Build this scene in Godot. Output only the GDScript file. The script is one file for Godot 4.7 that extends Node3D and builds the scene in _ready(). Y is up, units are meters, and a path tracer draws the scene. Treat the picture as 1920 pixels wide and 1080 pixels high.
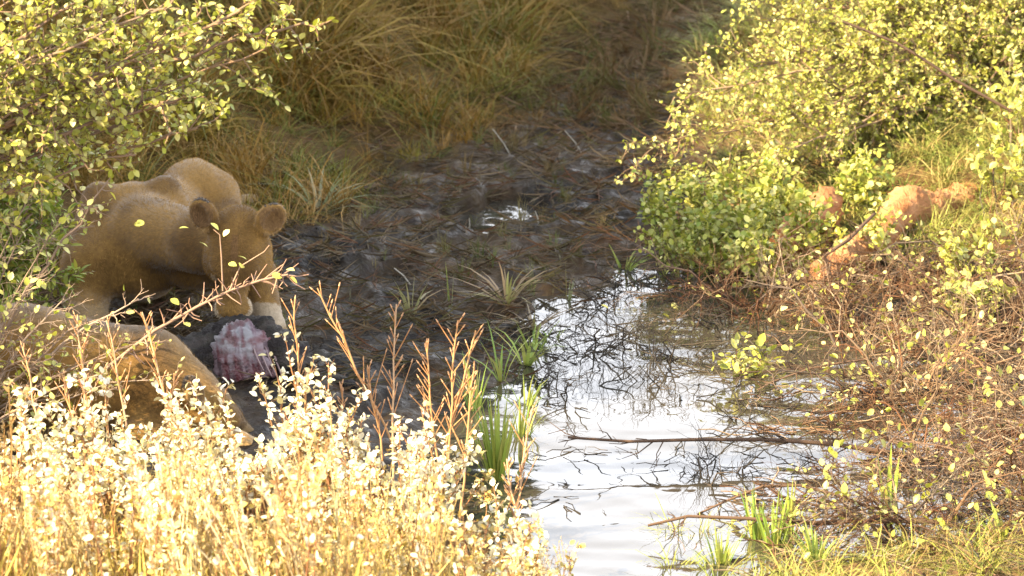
extends Node3D

# A lion feeding at a muddy waterhole, a second lion lying beside the carcass, seen over pale flowering scrub.

const SUN := Vector3(-0.70, 0.60, 0.38)     # towards the sun: low, from the left and a little from the camera's side
var rng := RandomNumberGenerator.new()
var n_low := FastNoiseLite.new()
var n_mid := FastNoiseLite.new()
var n_fine := FastNoiseLite.new()
var M := {}
var taken := {}
var leaf_round: ArrayMesh
var leaf_long: ArrayMesh
var pond := PackedVector2Array([Vector2(0.40, -0.28), Vector2(0.75, -0.30), Vector2(0.86, 0.0), Vector2(1.0, 0.2), Vector2(1.35, 0.42), Vector2(2.3, 0.8), Vector2(3.5, 1.3),
	Vector2(3.5, 3.0), Vector2(2.2, 3.05), Vector2(1.2, 3.1), Vector2(0.75, 3.35), Vector2(0.5, 4.1), Vector2(0.2, 4.1), Vector2(-0.1, 3.2), Vector2(-0.25, 2.4), Vector2(-0.22, 1.7), Vector2(-0.02, 1.2), Vector2(0.04, 0.8), Vector2(0.15, 0.4)])

# ------------------------------------------------------------------ naming
func numbered(called: String) -> String:
	var k: int = taken.get(called, 0)
	taken[called] = k + 1
	return called if k == 0 else "%s_%03d" % [called, k]

func tag(o: Node, label: String, category: String, group := "", kind := "") -> void:
	if label: o.set_meta("label", label)
	if category: o.set_meta("category", category)
	if group: o.set_meta("group", group)
	if kind: o.set_meta("kind", kind)

func thing(called: String, label: String, category: String, at := Vector3.ZERO, group := "") -> Node3D:
	var o := Node3D.new()
	o.name = numbered(called)
	add_child(o)
	o.position = at
	tag(o, label, category, group)
	return o

func part(called: String, mesh: Mesh, m: Material, parent: Node) -> MeshInstance3D:
	var o := MeshInstance3D.new()
	o.name = called if parent != self else numbered(called)
	o.mesh = mesh
	o.material_override = m
	parent.add_child(o, true)
	return o

func scatter(called: String, mesh: Mesh, m: Material, items: Array, parent: Node) -> MultiMeshInstance3D:
	var mm := MultiMesh.new()
	mm.transform_format = MultiMesh.TRANSFORM_3D
	mm.use_colors = true
	mm.mesh = mesh
	mm.instance_count = items.size()
	for i in items.size():
		mm.set_instance_transform(i, items[i][0])
		mm.set_instance_color(i, items[i][1])
	var o := MultiMeshInstance3D.new()
	o.name = called if parent != self else numbered(called)
	o.multimesh = mm
	o.material_override = m
	o.set_meta("kind", "stuff")
	parent.add_child(o, true)
	return o

# ------------------------------------------------------------------ materials
func noise_tex(freq: float, seed_: int, a: Color, b: Color, size := 512, octaves := 4) -> NoiseTexture2D:
	var n := FastNoiseLite.new()
	n.seed = seed_
	n.frequency = freq
	n.fractal_octaves = octaves
	var t := NoiseTexture2D.new()
	t.width = size; t.height = size; t.seamless = true; t.noise = n
	var g := Gradient.new()
	g.set_color(0, a); g.set_color(1, b)
	t.color_ramp = g
	return t

func bump_tex(freq: float, seed_: int, strength: float, size := 512) -> NoiseTexture2D:
	var n := FastNoiseLite.new()
	n.seed = seed_
	n.frequency = freq
	n.fractal_octaves = 5
	var t := NoiseTexture2D.new()
	t.width = size; t.height = size; t.seamless = true; t.noise = n
	t.as_normal_map = true; t.bump_strength = strength
	return t

func mat(rough: float, spec := 0.5, glow := Color.BLACK, tint := Color.WHITE) -> StandardMaterial3D:
	var m := StandardMaterial3D.new()
	m.vertex_color_use_as_albedo = true
	m.albedo_color = tint
	m.roughness = rough
	m.metallic_specular = spec
	m.cull_mode = BaseMaterial3D.CULL_DISABLED
	if glow != Color.BLACK:
		m.backlight_enabled = true
		m.backlight = glow
	return m

func flat_mat(c: Color, rough: float, glow := Color.BLACK) -> StandardMaterial3D:
	var m := mat(rough, 0.5, glow, c.linear_to_srgb())
	m.vertex_color_use_as_albedo = false
	return m

func make_materials() -> void:
	M.leaf = mat(0.42, 0.5, Color(0.75, 0.75, 0.45))
	M.pale_leaf = mat(0.55, 0.4, Color(0.6, 0.58, 0.4))
	M.grass = mat(0.6, 0.35, Color(0.5, 0.5, 0.3))
	M.wood = mat(0.75, 0.35)
	M.fur = mat(0.8, 0.3)
	M.fur.rim_enabled = true; M.fur.rim = 0.5
	M.fur.albedo_texture = noise_tex(0.02, 5, Color(0.72, 0.70, 0.66), Color(1, 1, 1))
	M.fur.uv1_triplanar = true; M.fur.uv1_scale = Vector3(5, 5, 5)
	M.fur.normal_enabled = true; M.fur.normal_texture = bump_tex(0.06, 8, 5.0); M.fur.normal_scale = 0.7
	M.dark = flat_mat(Color(0.012, 0.010, 0.008), 0.25)
	M.flesh = mat(0.28, 0.5)
	M.flesh.normal_enabled = true; M.flesh.normal_texture = bump_tex(0.03, 31, 8.0); M.flesh.uv1_triplanar = true; M.flesh.uv1_scale = Vector3(6, 6, 6)
	M.hide = mat(0.62, 0.4)
	M.hide.normal_enabled = true; M.hide.normal_texture = bump_tex(0.04, 32, 16.0); M.hide.uv1_triplanar = true; M.hide.uv1_scale = Vector3(5, 5, 5)
	M.bone = flat_mat(Color(0.24, 0.17, 0.17), 0.45)
	M.dry_ground = mat(0.9, 0.3)
	M.wet_ground = mat(1.0, 0.34)
	M.wet_ground.roughness_texture = noise_tex(0.02, 41, Color(0.10, 0.10, 0.10), Color(1.0, 1.0, 1.0), 512, 5)
	for m in [M.dry_ground, M.wet_ground]:
		m.albedo_texture = noise_tex(0.035, 3, Color(0.62, 0.60, 0.57), Color(1, 1, 1), 1024, 6)
		m.uv1_triplanar = true; m.uv1_world_triplanar = true; m.uv1_scale = Vector3(1.1, 1.1, 1.1)
		m.normal_enabled = true; m.normal_texture = bump_tex(0.04, 4, 6.0, 1024)
	M.water = flat_mat(Color(0.040, 0.036, 0.028), 0.03)
	M.water.metallic_specular = 0.68
	M.earth = mat(0.92, 0.3)
	M.earth.normal_enabled = true; M.earth.normal_texture = bump_tex(0.04, 14, 12.0); M.earth.uv1_triplanar = true; M.earth.uv1_scale = Vector3(4, 4, 4)

# ------------------------------------------------------------------ small shapes
func leaf_mesh(wide: float, fold: float, curl: float) -> ArrayMesh:
	# unit leaf along +z from its stalk, folded on the midrib and curled at the tip
	var prof := [[0.0, 0.02], [0.22, 0.75], [0.5, 1.0], [0.8, 0.62], [1.0, 0.03]]
	var st := SurfaceTool.new()
	st.begin(Mesh.PRIMITIVE_TRIANGLES)
	var rows := []
	for p in prof:
		var z: float = p[0]
		var h: float = -curl * z * z
		var hw: float = p[1] * wide * 0.5
		rows.append([Vector3(-hw, h + fold * hw, z), Vector3(0, h, z), Vector3(hw, h + fold * hw, z)])
	for i in rows.size() - 1:
		for s in 2:
			var a: Vector3 = rows[i][s]; var b: Vector3 = rows[i][s + 1]
			var c: Vector3 = rows[i + 1][s]; var d: Vector3 = rows[i + 1][s + 1]
			for v in [a, c, b, b, c, d]:
				st.set_color(Color.WHITE); st.add_vertex(v)
	st.generate_normals()
	return st.commit()

func tube(st: SurfaceTool, pts: Array, r0: float, r1: float, c: Color, sides := 4) -> void:
	var n := pts.size()
	var rings := []
	var up := Vector3(0.31, 0.87, 0.38)
	for i in n:
		var d: Vector3 = (pts[mini(i + 1, n - 1)] - pts[maxi(i - 1, 0)]).normalized()
		var s := d.cross(up).normalized()
		if s.length() < 0.5: s = d.cross(Vector3.RIGHT).normalized()
		var t := s.cross(d)
		var r: float = lerpf(r0, r1, float(i) / (n - 1))
		var ring := []
		for k in sides:
			var an := TAU * k / sides
			var off := s * cos(an) + t * sin(an)
			ring.append([pts[i] + off * r, off])
		rings.append(ring)
	for i in n - 1:
		for k in sides:
			var k2 := (k + 1) % sides
			for v in [rings[i][k], rings[i][k2], rings[i + 1][k], rings[i][k2], rings[i + 1][k2], rings[i + 1][k]]:
				st.set_color(c); st.set_normal(v[1]); st.add_vertex(v[0])

func start() -> SurfaceTool:
	var st := SurfaceTool.new()
	st.begin(Mesh.PRIMITIVE_TRIANGLES)
	return st

func arc(a: Vector3, b: Vector3, lift: float, n: int, wob := 0.0) -> Array:
	var p := []
	for i in n + 1:
		var t := float(i) / n
		var q := a.lerp(b, t) + Vector3.UP * lift * 4.0 * t * (1.0 - t)
		if i > 0 and i < n: q += Vector3(rng.randf_range(-wob, wob), rng.randf_range(-wob, wob), rng.randf_range(-wob, wob))
		p.append(q)
	return p

func rdir() -> Vector3:
	return Vector3(rng.randfn(), rng.randfn(), rng.randfn()).normalized()

func pick(pal: Array) -> Color:
	var a: Color = pal[rng.randi() % pal.size()]
	var b: Color = pal[rng.randi() % pal.size()]
	var c := a.lerp(b, rng.randf() * 0.6)
	var f := rng.randf_range(0.8, 1.2)
	return Color(c.r * f, c.g * f, c.b * f)

func leaf_at(p: Vector3, dir: Vector3, size: float) -> Transform3D:
	var z := dir.normalized()
	var ref := (Vector3.UP + rdir() * 0.8).normalized()
	var x := ref.cross(z).normalized()
	if x.length() < 0.5: x = Vector3.RIGHT
	var y := z.cross(x)
	return Transform3D(Basis(x * size, y * size, z * size), p)

# one limb from a to b with side twigs that carry leaves
func limb(st: SurfaceTool, leaves: Array, a: Vector3, b: Vector3, lift: float, r0: float, o: Dictionary) -> void:
	var L := a.distance_to(b)
	var pts := arc(a, b, lift, maxi(5, int(L / 0.09)), o.get("wob", 0.012))
	var wood: Color = pick(o.wood)
	r0 *= rng.randf_range(0.6, 1.5)
	tube(st, pts, r0, r0 * 0.3, wood, 5)
	var from: float = o.get("from", 0.3)
	var nt: int = o.twigs
	for i in nt:
		var t := lerpf(from, 1.0, pow((i + rng.randf()) / nt, 0.8))
		var f := t * (pts.size() - 1)
		var k := mini(int(f), pts.size() - 2)
		var p: Vector3 = pts[k].lerp(pts[k + 1], f - k)
		var ax: Vector3 = (pts[k + 1] - pts[k]).normalized()
		var d: Vector3 = (ax * 0.7 + rdir() * 0.9 + Vector3.UP * o.get("rise", 0.1)).normalized()
		var tl: float = o.twig_len * rng.randf_range(0.4, 1.1) * (1.15 - 0.5 * t)
		var q: Vector3 = p + d * tl
		var tp := arc(p, q, rng.randf_range(-0.08, 0.12) * tl, 3, 0.08 * tl)
		tube(st, tp, r0 * 0.3, r0 * 0.12, wood, 3)
		for s in int(o.get("sub", 2)):
			var sp: Vector3 = tp[1 + rng.randi() % 2].lerp(tp[3], rng.randf())
			var sq: Vector3 = sp + (d + rdir() * 0.9).normalized() * tl * rng.randf_range(0.3, 0.6)
			tube(st, [sp, sp.lerp(sq, 0.5) + rdir() * tl * 0.04, sq], r0 * 0.16, r0 * 0.09, wood, 3)
			add_leaves(leaves, sp, sq, o)
		add_leaves(leaves, p, tp[2], o)
		add_leaves(leaves, tp[2], q, o)

func add_leaves(leaves: Array, a: Vector3, b: Vector3, o: Dictionary) -> void:
	var L := a.distance_to(b)
	var n := int(L * o.leaves + rng.randf())
	var ax := (b - a).normalized()
	for i in n:
		var p := a.lerp(b, (floorf(rng.randf() * 3.0) + 0.5 + rng.randfn() * 0.08) / 3.0)
		var d := (ax * 0.5 + rdir() * 0.9 + Vector3.UP * 0.15).normalized()
		var s: float = o.leaf * rng.randf_range(0.4, 1.3)
		leaves.append([leaf_at(p + d * s * 0.2, d, s), pick(o.pal)])

func shrub(called: String, label: String, root: Vector3, tips: Array, lift: float, r0: float, o: Dictionary, group := "", category := "shrub") -> Node3D:
	var t := thing(called, label, category, root, group)
	var leaves := []
	var st := start()
	for tip in tips:
		limb(st, leaves, Vector3(rng.randf_range(-0.06, 0.06), 0, rng.randf_range(-0.06, 0.06)), tip - root, lift * rng.randf_range(0.6, 1.3), r0, o)
	part("branches", st.commit(), M.wood, t)
	if leaves.size() > 0:
		scatter("foliage", o.get("mesh", leaf_round), o.get("mat", M.leaf), leaves, t)
	return t

func blade(h: float, w: float, lean: Vector3, bend: float, segs := 4) -> ArrayMesh:
	var st := start()
	var prev := []
	var side := lean.cross(Vector3.UP).normalized()
	if side.length() < 0.5: side = Vector3.RIGHT
	var al := rng.randf_range(-0.9, 0.9)
	side = (side * cos(al) + lean.normalized() * sin(al)).normalized()
	for i in segs + 1:
		var t := float(i) / segs
		var p := Vector3.UP * h * (t - bend * 0.45 * t * t * t) + lean * (t * 0.45 + bend * t * t)
		var hw := w * 0.5 * (1.0 - pow(t, 2.2)) * (0.75 + 0.5 * sin(t * PI)) + 0.0003
		var fold := Vector3.UP.cross(side) * hw * 0.5
		var row := [p - side * hw + fold, p, p + side * hw + fold]
		if i > 0:
			for s in 2:
				for v in [prev[s], row[s], prev[s + 1], prev[s + 1], row[s], row[s + 1]]:
					st.set_color(Color.WHITE); st.add_vertex(v)
		prev = row
	st.generate_normals()
	return st.commit()

func tuft(called: String, label: String, at: Vector3, n: int, h: float, spread: float, w: float, pal: Array, bend := 0.5, group := "", category := "grass tuft") -> Node3D:
	at.y = H(at.x, at.z) - 0.012
	if at.y < -0.06: at.y = -0.06
	var t := thing(called, label, category, at, group)
	for i in n:
		var an := rng.randf() * TAU
		var lean := Vector3(cos(an), 0, sin(an)) * spread * rng.randf_range(0.25, 1.0)
		var o := part("blade", blade(h * rng.randf_range(0.5, 1.05), w * rng.randf_range(0.7, 1.2), lean, bend * rng.randf_range(0.3, 1.2)), M.grass, t)
		o.material_override = grass_mat(pick(pal))
		o.position = Vector3(cos(an), 0, sin(an)) * spread * 0.06 * rng.randf()
	return t

var grass_cache := {}
func grass_mat(c: Color) -> StandardMaterial3D:
	var key := Vector3i(int(c.r * 24), int(c.g * 24), int(c.b * 24))
	if not grass_cache.has(key):
		grass_cache[key] = flat_mat(c, 0.55, Color(0.5, 0.5, 0.3))
	return grass_cache[key]

func tuft_mesh(n: int, spread: float, w: float, bend: float) -> ArrayMesh:
	# a clump of blades one unit tall, as one mesh to be scattered
	var st := start()
	for i in n:
		var an := rng.randf() * TAU
		var lean := Vector3(cos(an), 0, sin(an)) * spread * rng.randf_range(0.2, 1.0)
		st.append_from(blade(rng.randf_range(0.45, 1.0), w, lean, bend * rng.randf_range(0.2, 1.3), 3), 0, Transform3D(Basis(), Vector3(rng.randf_range(-0.12, 0.12), 0, rng.randf_range(-0.12, 0.12))))
	return st.commit()

# ------------------------------------------------------------------ ground
func pond_dist(x: float, z: float) -> float:   # metres to the shoreline, negative in the water
	var p := Vector2(x, z)
	var best := 1e9
	var inside := false
	var n := pond.size()
	for i in n:
		var a := pond[i]
		var b := pond[(i + 1) % n]
		var ab := b - a
		var t := clampf((p - a).dot(ab) / ab.length_squared(), 0.0, 1.0)
		best = minf(best, p.distance_squared_to(a + ab * t))
		if (a.y > z) != (b.y > z) and x < (b.x - a.x) * (z - a.y) / (b.y - a.y) + a.x: inside = not inside
	return -sqrt(best) if inside else sqrt(best)

func bank_left(x: float, z: float) -> float:   # metres behind the foot of the grass bank
	return (-(z + 0.95) - 1.95 * (x + 0.78)) / 2.19 + n_low.get_noise_2d(x * 60.0, z * 60.0) * 0.25

func bank_right(x: float, z: float) -> float:
	return ((x - 1.05) * 0.62 - (z + 0.35) * 0.5) - 0.05 + n_low.get_noise_2d(x * 70.0 + 40.0, z * 70.0) * 0.2

func H(x: float, z: float) -> float:
	var d := 3.0
	if x > -3.5 and x < 7.0 and z > -4.0 and z < 8.0:
		d = pond_dist(x, z) + n_mid.get_noise_2d(x * 40.0, z * 40.0) * 0.10
	var h := 0.0
	if d < 0.0:
		h = maxf(-0.25, d * 0.35)
	else:
		h = minf(d * 0.10, 0.05)
	var q := bank_left(x, z)
	h += smoothstep(0.0, 2.2, q) * 0.75
	if x > 0.3 and z < 0.9:
		h += smoothstep(0.0, 1.2, bank_right(x, z)) * 0.32 * smoothstep(0.3, 1.0, x)
	if x > -0.75 and x < 0.8 and z > -2.3 and z < 0.6:
		var sink := smoothstep(0.10, 0.42, n_mid.get_noise_2d(x * 13.0 + 60.0, z * 9.0 + 17.0)) * smoothstep(-0.75, -0.55, x) * smoothstep(0.25, 0.05, x) * smoothstep(-2.3, -1.9, z)
		h -= sink * 0.085
	h += smoothstep(2.0, 3.4, z) * smoothstep(-0.1, -0.6, x) * 0.08
	h += maxf(0.0, z - 5.0) * 0.17 if z < 20.0 else 2.55
	if d > 0.0:
		var rough := 0.034 * n_mid.get_noise_2d(x * 40.0, z * 40.0) + 0.016 * n_fine.get_noise_2d(x * 60.0, z * 60.0)
		h += rough * minf(1.0, d * 6.0) + 0.2 * n_low.get_noise_2d(x, z) * smoothstep(4.0, 14.0, absf(x) + absf(z))
	return h

func lines(lo: float, hi: float, step: float, far: float) -> PackedFloat32Array:
	var a := PackedFloat32Array()
	var out := []
	var s := step
	var v := hi
	while v < far:
		s *= 1.28; v += s; out.append(v)
	var out2 := []
	s = step; v = lo
	while v > -far:
		s *= 1.28; v -= s; out2.push_front(v)
	for x in out2: a.append(x)
	var n := int(round((hi - lo) / step))
	for i in n + 1: a.append(lo + step * i)
	for x in out: a.append(x)
	return a

func make_ground() -> void:
	var xs := lines(-2.4, 2.6, 0.022, 600.0)
	var zs := lines(-5.6, 4.0, 0.024, 600.0)
	var nx := xs.size()
	var nz := zs.size()
	var pos := PackedVector3Array(); var col := PackedColorArray(); var nor := PackedVector3Array()
	pos.resize(nx * nz); col.resize(nx * nz); nor.resize(nx * nz)
	var wet := PackedByteArray(); wet.resize(nx * nz)
	for j in nz:
		for i in nx:
			var x := xs[i]; var z := zs[j]
			var k := j * nx + i
			pos[k] = Vector3(x, H(x, z), z)
			var q := bank_left(x, z)
			var a := n_mid.get_noise_2d(x * 30.0 + 9.0, z * 30.0) * 0.5 + 0.5
			var b := n_fine.get_noise_2d(x * 30.0, z * 30.0 + 5.0) * 0.5 + 0.5
			var mud := Color(0.014, 0.009, 0.004).lerp(Color(0.090, 0.056, 0.025), clampf(a * 0.9 + b * 0.6 - 0.4 + n_mid.get_noise_2d(x * 8.0, z * 8.0 + 40.0) * 0.9, 0.0, 1.0))
			var soil := Color(0.09, 0.055, 0.018).lerp(Color(0.16, 0.105, 0.035), a)
			var red := Color(0.10, 0.055, 0.024).lerp(Color(0.18, 0.098, 0.046), b)
			var c := mud.lerp(soil, smoothstep(-0.15, 0.25, q))
			if x > 0.3 and z < 0.9: c = c.lerp(red, smoothstep(0.0, 0.12, bank_right(x, z)) * smoothstep(0.55, 0.95, x + a * 0.3 - 0.15))
			if x > 0.3 and z < 0.9: c = c.lerp(Color(0.15, 0.12, 0.05).lerp(Color(0.21, 0.15, 0.07), b), smoothstep(0.45, 0.75, bank_right(x, z) + (a - 0.5) * 0.3) * smoothstep(0.3, 0.7, x))
			c = c.lerp(Color(0.13, 0.085, 0.045).lerp(Color(0.20, 0.13, 0.06), b), smoothstep(2.3, 2.9, z))
			col[k] = c
			wet[k] = 1 if (q < 0.1 and z < 2.6 and not (x > 0.75 + b * 0.3 and bank_right(x, z) > 0.12)) else 0
	for j in nz:
		for i in nx:
			var k := j * nx + i
			var l := pos[k - 1 if i > 0 else k]; var r := pos[k + 1 if i < nx - 1 else k]
			var u := pos[k - nx if j > 0 else k]; var d := pos[k + nx if j < nz - 1 else k]
			nor[k] = (d - u).cross(r - l).normalized()
	var idx := [PackedInt32Array(), PackedInt32Array()]
	for j in nz - 1:
		for i in nx - 1:
			var k := j * nx + i
			idx[wet[k]].append_array([k, k + 1, k + nx, k + 1, k + nx + 1, k + nx])
	var mesh := ArrayMesh.new()
	for s in 2:
		var arr := []
		arr.resize(Mesh.ARRAY_MAX)
		arr[Mesh.ARRAY_VERTEX] = pos; arr[Mesh.ARRAY_NORMAL] = nor; arr[Mesh.ARRAY_COLOR] = col; arr[Mesh.ARRAY_INDEX] = idx[s]
		mesh.add_surface_from_arrays(Mesh.PRIMITIVE_TRIANGLES, arr)
		mesh.surface_set_material(s, M.wet_ground if s == 1 else M.dry_ground)
	var o := MeshInstance3D.new()
	o.name = "ground"
	o.mesh = mesh
	add_child(o)
	tag(o, "dark wet mud and brown earth round the waterhole", "ground", "", "structure")

func make_water() -> void:
	var nx := 340
	var nz := 500
	var x0 := -0.9; var z0 := -2.3; var sx := 5.0 / nx; var sz := 7.1 / nz
	var w1 := FastNoiseLite.new(); w1.seed = 71; w1.frequency = 1.0; w1.fractal_octaves = 3
	var pos := PackedVector3Array(); var nor := PackedVector3Array(); var idx := PackedInt32Array()
	var hh := PackedFloat32Array(); hh.resize((nx + 1) * (nz + 1))
	for j in nz + 1:
		for i in nx + 1:
			var x := x0 + sx * i; var z := z0 + sz * j
			hh[j * (nx + 1) + i] = 0.0075 * w1.get_noise_2d(x * 0.9 + z * 0.7, z * 1.7 - x * 0.6) + 0.0008 * w1.get_noise_2d(x * 6.0 + 30.0, z * 7.0)
	for j in nz + 1:
		for i in nx + 1:
			var k := j * (nx + 1) + i
			pos.append(Vector3(x0 + sx * i, hh[k], z0 + sz * j))
			var l := hh[k - 1] if i > 0 else hh[k]
			var r := hh[k + 1] if i < nx else hh[k]
			var u := hh[k - nx - 1] if j > 0 else hh[k]
			var d := hh[k + nx + 1] if j < nz else hh[k]
			nor.append(Vector3((l - r) / (2.0 * sx), 1.0, (u - d) / (2.0 * sz)).normalized())
			if i < nx and j < nz:
				idx.append_array([k, k + 1, k + nx + 1, k + 1, k + nx + 2, k + nx + 1])
	var arr := []
	arr.resize(Mesh.ARRAY_MAX)
	arr[Mesh.ARRAY_VERTEX] = pos; arr[Mesh.ARRAY_NORMAL] = nor; arr[Mesh.ARRAY_INDEX] = idx
	var mesh := ArrayMesh.new()
	mesh.add_surface_from_arrays(Mesh.PRIMITIVE_TRIANGLES, arr)
	var o := part("water", mesh, M.water, self)
	tag(o, "still silty pond water mirroring a white sky", "water", "", "structure")

# ------------------------------------------------------------------ bodies: smooth union of tapered capsules and ellipsoids, meshed as surface nets
func cap(a: Vector3, b: Vector3, ra: float, rb: float, k := 0.05) -> Dictionary:
	return {"t": 0, "a": a, "b": b, "ra": ra, "rb": rb, "k": k, "lo": (a - Vector3.ONE * ra).min(b - Vector3.ONE * rb), "hi": (a + Vector3.ONE * ra).max(b + Vector3.ONE * rb)}

func ell(c: Vector3, r: Vector3, basis_ := Basis(), k := 0.03, cut := false) -> Dictionary:
	var m := maxf(r.x, maxf(r.y, r.z))
	return {"t": 1, "c": c, "r": r, "inv": basis_.inverse(), "k": k, "cut": cut, "lo": c - Vector3.ONE * m, "hi": c + Vector3.ONE * m}

func net(prims: Array, cell: float, paint: Callable, wob := 0.0) -> Dictionary:
	var lo := Vector3.ONE * 1e9
	var hi := -lo
	for p in prims:
		if not p.get("cut", false): lo = lo.min(p.lo); hi = hi.max(p.hi)
	lo -= Vector3.ONE * cell * 4.0; hi += Vector3.ONE * cell * 4.0
	var nx := int((hi.x - lo.x) / cell) + 1; var ny := int((hi.y - lo.y) / cell) + 1; var nz := int((hi.z - lo.z) / cell) + 1
	var f := PackedFloat32Array(); f.resize(nx * ny * nz); f.fill(10.0)
	for p in prims:
		var k: float = p.k
		var pad := k + cell * 3.0
		var i0 := maxi(0, int((p.lo.x - pad - lo.x) / cell)); var i1 := mini(nx - 1, int((p.hi.x + pad - lo.x) / cell))
		var j0 := maxi(0, int((p.lo.y - pad - lo.y) / cell)); var j1 := mini(ny - 1, int((p.hi.y + pad - lo.y) / cell))
		var k0 := maxi(0, int((p.lo.z - pad - lo.z) / cell)); var k1 := mini(nz - 1, int((p.hi.z + pad - lo.z) / cell))
		var isc: bool = p.t == 0
		var a := Vector3.ZERO; var ab := Vector3.ZERO; var ra := 0.0; var rd := 0.0; var il := 0.0
		var c := Vector3.ZERO; var r := Vector3.ONE; var inv := Basis()
		var cut: bool = p.get("cut", false)
		if isc:
			a = p.a; ab = p.b - p.a; ra = p.ra; rd = p.rb - p.ra; il = 1.0 / maxf(ab.length_squared(), 1e-9)
		else:
			c = p.c; r = p.r; inv = p.inv
		for kk in range(k0, k1 + 1):
			for jj in range(j0, j1 + 1):
				var at := (kk * ny + jj) * nx
				for ii in range(i0, i1 + 1):
					var q := lo + Vector3(ii, jj, kk) * cell
					var d := 0.0
					if isc:
						var pa := q - a
						var t := clampf(pa.dot(ab) * il, 0.0, 1.0)
						d = (pa - ab * t).length() - (ra + rd * t)
					else:
						var s: Vector3 = inv * (q - c)
						var e: Vector3 = s / r
						var l0 := e.length()
						var l1: float = (e / r).length()
						d = l0 * (l0 - 1.0) / maxf(l1, 1e-6)
					var o := f[at + ii]
					if cut:
						d = -d
						var h := maxf(k - absf(o - d), 0.0) / k
						f[at + ii] = maxf(o, d) + h * h * k * 0.25
					else:
						var h2 := maxf(k - absf(o - d), 0.0) / k
						f[at + ii] = minf(o, d) - h2 * h2 * k * 0.25
	var map := PackedInt32Array(); map.resize(nx * ny * nz); map.fill(-1)
	var pos := PackedVector3Array(); var nor := PackedVector3Array(); var col := PackedColorArray(); var idx := PackedInt32Array()
	var off := [0, 1, nx, nx + 1, nx * ny, nx * ny + 1, nx * ny + nx, nx * ny + nx + 1]
	var cor := [Vector3(0, 0, 0), Vector3(1, 0, 0), Vector3(0, 1, 0), Vector3(1, 1, 0), Vector3(0, 0, 1), Vector3(1, 0, 1), Vector3(0, 1, 1), Vector3(1, 1, 1)]
	var edges := [[0, 1], [2, 3], [4, 5], [6, 7], [0, 2], [1, 3], [4, 6], [5, 7], [0, 4], [1, 5], [2, 6], [3, 7]]
	var near := cell * 2.5
	for kk in nz - 1:
		for jj in ny - 1:
			var row := (kk * ny + jj) * nx
			for ii in nx - 1:
				var at := row + ii
				if absf(f[at]) > near: continue
				var v := []
				var neg := 0
				for o in off:
					var x := f[at + o]
					v.append(x)
					if x < 0.0: neg += 1
				if neg == 0 or neg == 8: continue
				var sum := Vector3.ZERO
				var cnt := 0
				for e in edges:
					var x0: float = v[e[0]]; var x1: float = v[e[1]]
					if (x0 < 0.0) != (x1 < 0.0):
						sum += cor[e[0]].lerp(cor[e[1]], x0 / (x0 - x1)); cnt += 1
				var q := lo + (Vector3(ii, jj, kk) + sum / cnt) * cell
				var gr := Vector3(v[1] + v[3] + v[5] + v[7] - v[0] - v[2] - v[4] - v[6], v[2] + v[3] + v[6] + v[7] - v[0] - v[1] - v[4] - v[5], v[4] + v[5] + v[6] + v[7] - v[0] - v[1] - v[2] - v[3]).normalized()
				if wob > 0.0: q += gr * wob * n_fine.get_noise_3d(q.x * 120.0, q.y * 120.0, q.z * 120.0)
				map[at] = pos.size()
				pos.append(q); nor.append(gr); col.append(paint.call(q, gr))
	var sx := [1, nx, nx * ny]
	for kk in range(1, nz - 1):
		for jj in range(1, ny - 1):
			var row := (kk * ny + jj) * nx
			for ii in range(1, nx - 1):
				var at := row + ii
				if absf(f[at]) > near: continue
				for ax in 3:
					if (f[at] < 0.0) == (f[at + sx[ax]] < 0.0): continue
					var u: int = sx[(ax + 1) % 3]; var w: int = sx[(ax + 2) % 3]
					var a := map[at - u - w]; var b := map[at - w]; var c := map[at]; var d := map[at - u]
					if a < 0 or b < 0 or c < 0 or d < 0: continue
					if f[at] < 0.0: idx.append_array([a, c, b, a, d, c])
					else: idx.append_array([a, b, c, a, c, d])
	return {"pos": pos, "nor": nor, "col": col, "idx": idx}

func join(nets: Array) -> Dictionary:
	var r := {"pos": PackedVector3Array(), "nor": PackedVector3Array(), "col": PackedColorArray(), "idx": PackedInt32Array()}
	for n in nets:
		var b: int = r.pos.size()
		r.pos.append_array(n.pos); r.nor.append_array(n.nor); r.col.append_array(n.col)
		for i in n.idx: r.idx.append(i + b)
	return r

func net_mesh(n: Dictionary) -> ArrayMesh:
	var arr := []
	arr.resize(Mesh.ARRAY_MAX)
	arr[Mesh.ARRAY_VERTEX] = n.pos; arr[Mesh.ARRAY_NORMAL] = n.nor; arr[Mesh.ARRAY_COLOR] = n.col; arr[Mesh.ARRAY_INDEX] = n.idx
	var mesh := ArrayMesh.new()
	mesh.add_surface_from_arrays(Mesh.PRIMITIVE_TRIANGLES, arr)
	return mesh

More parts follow.
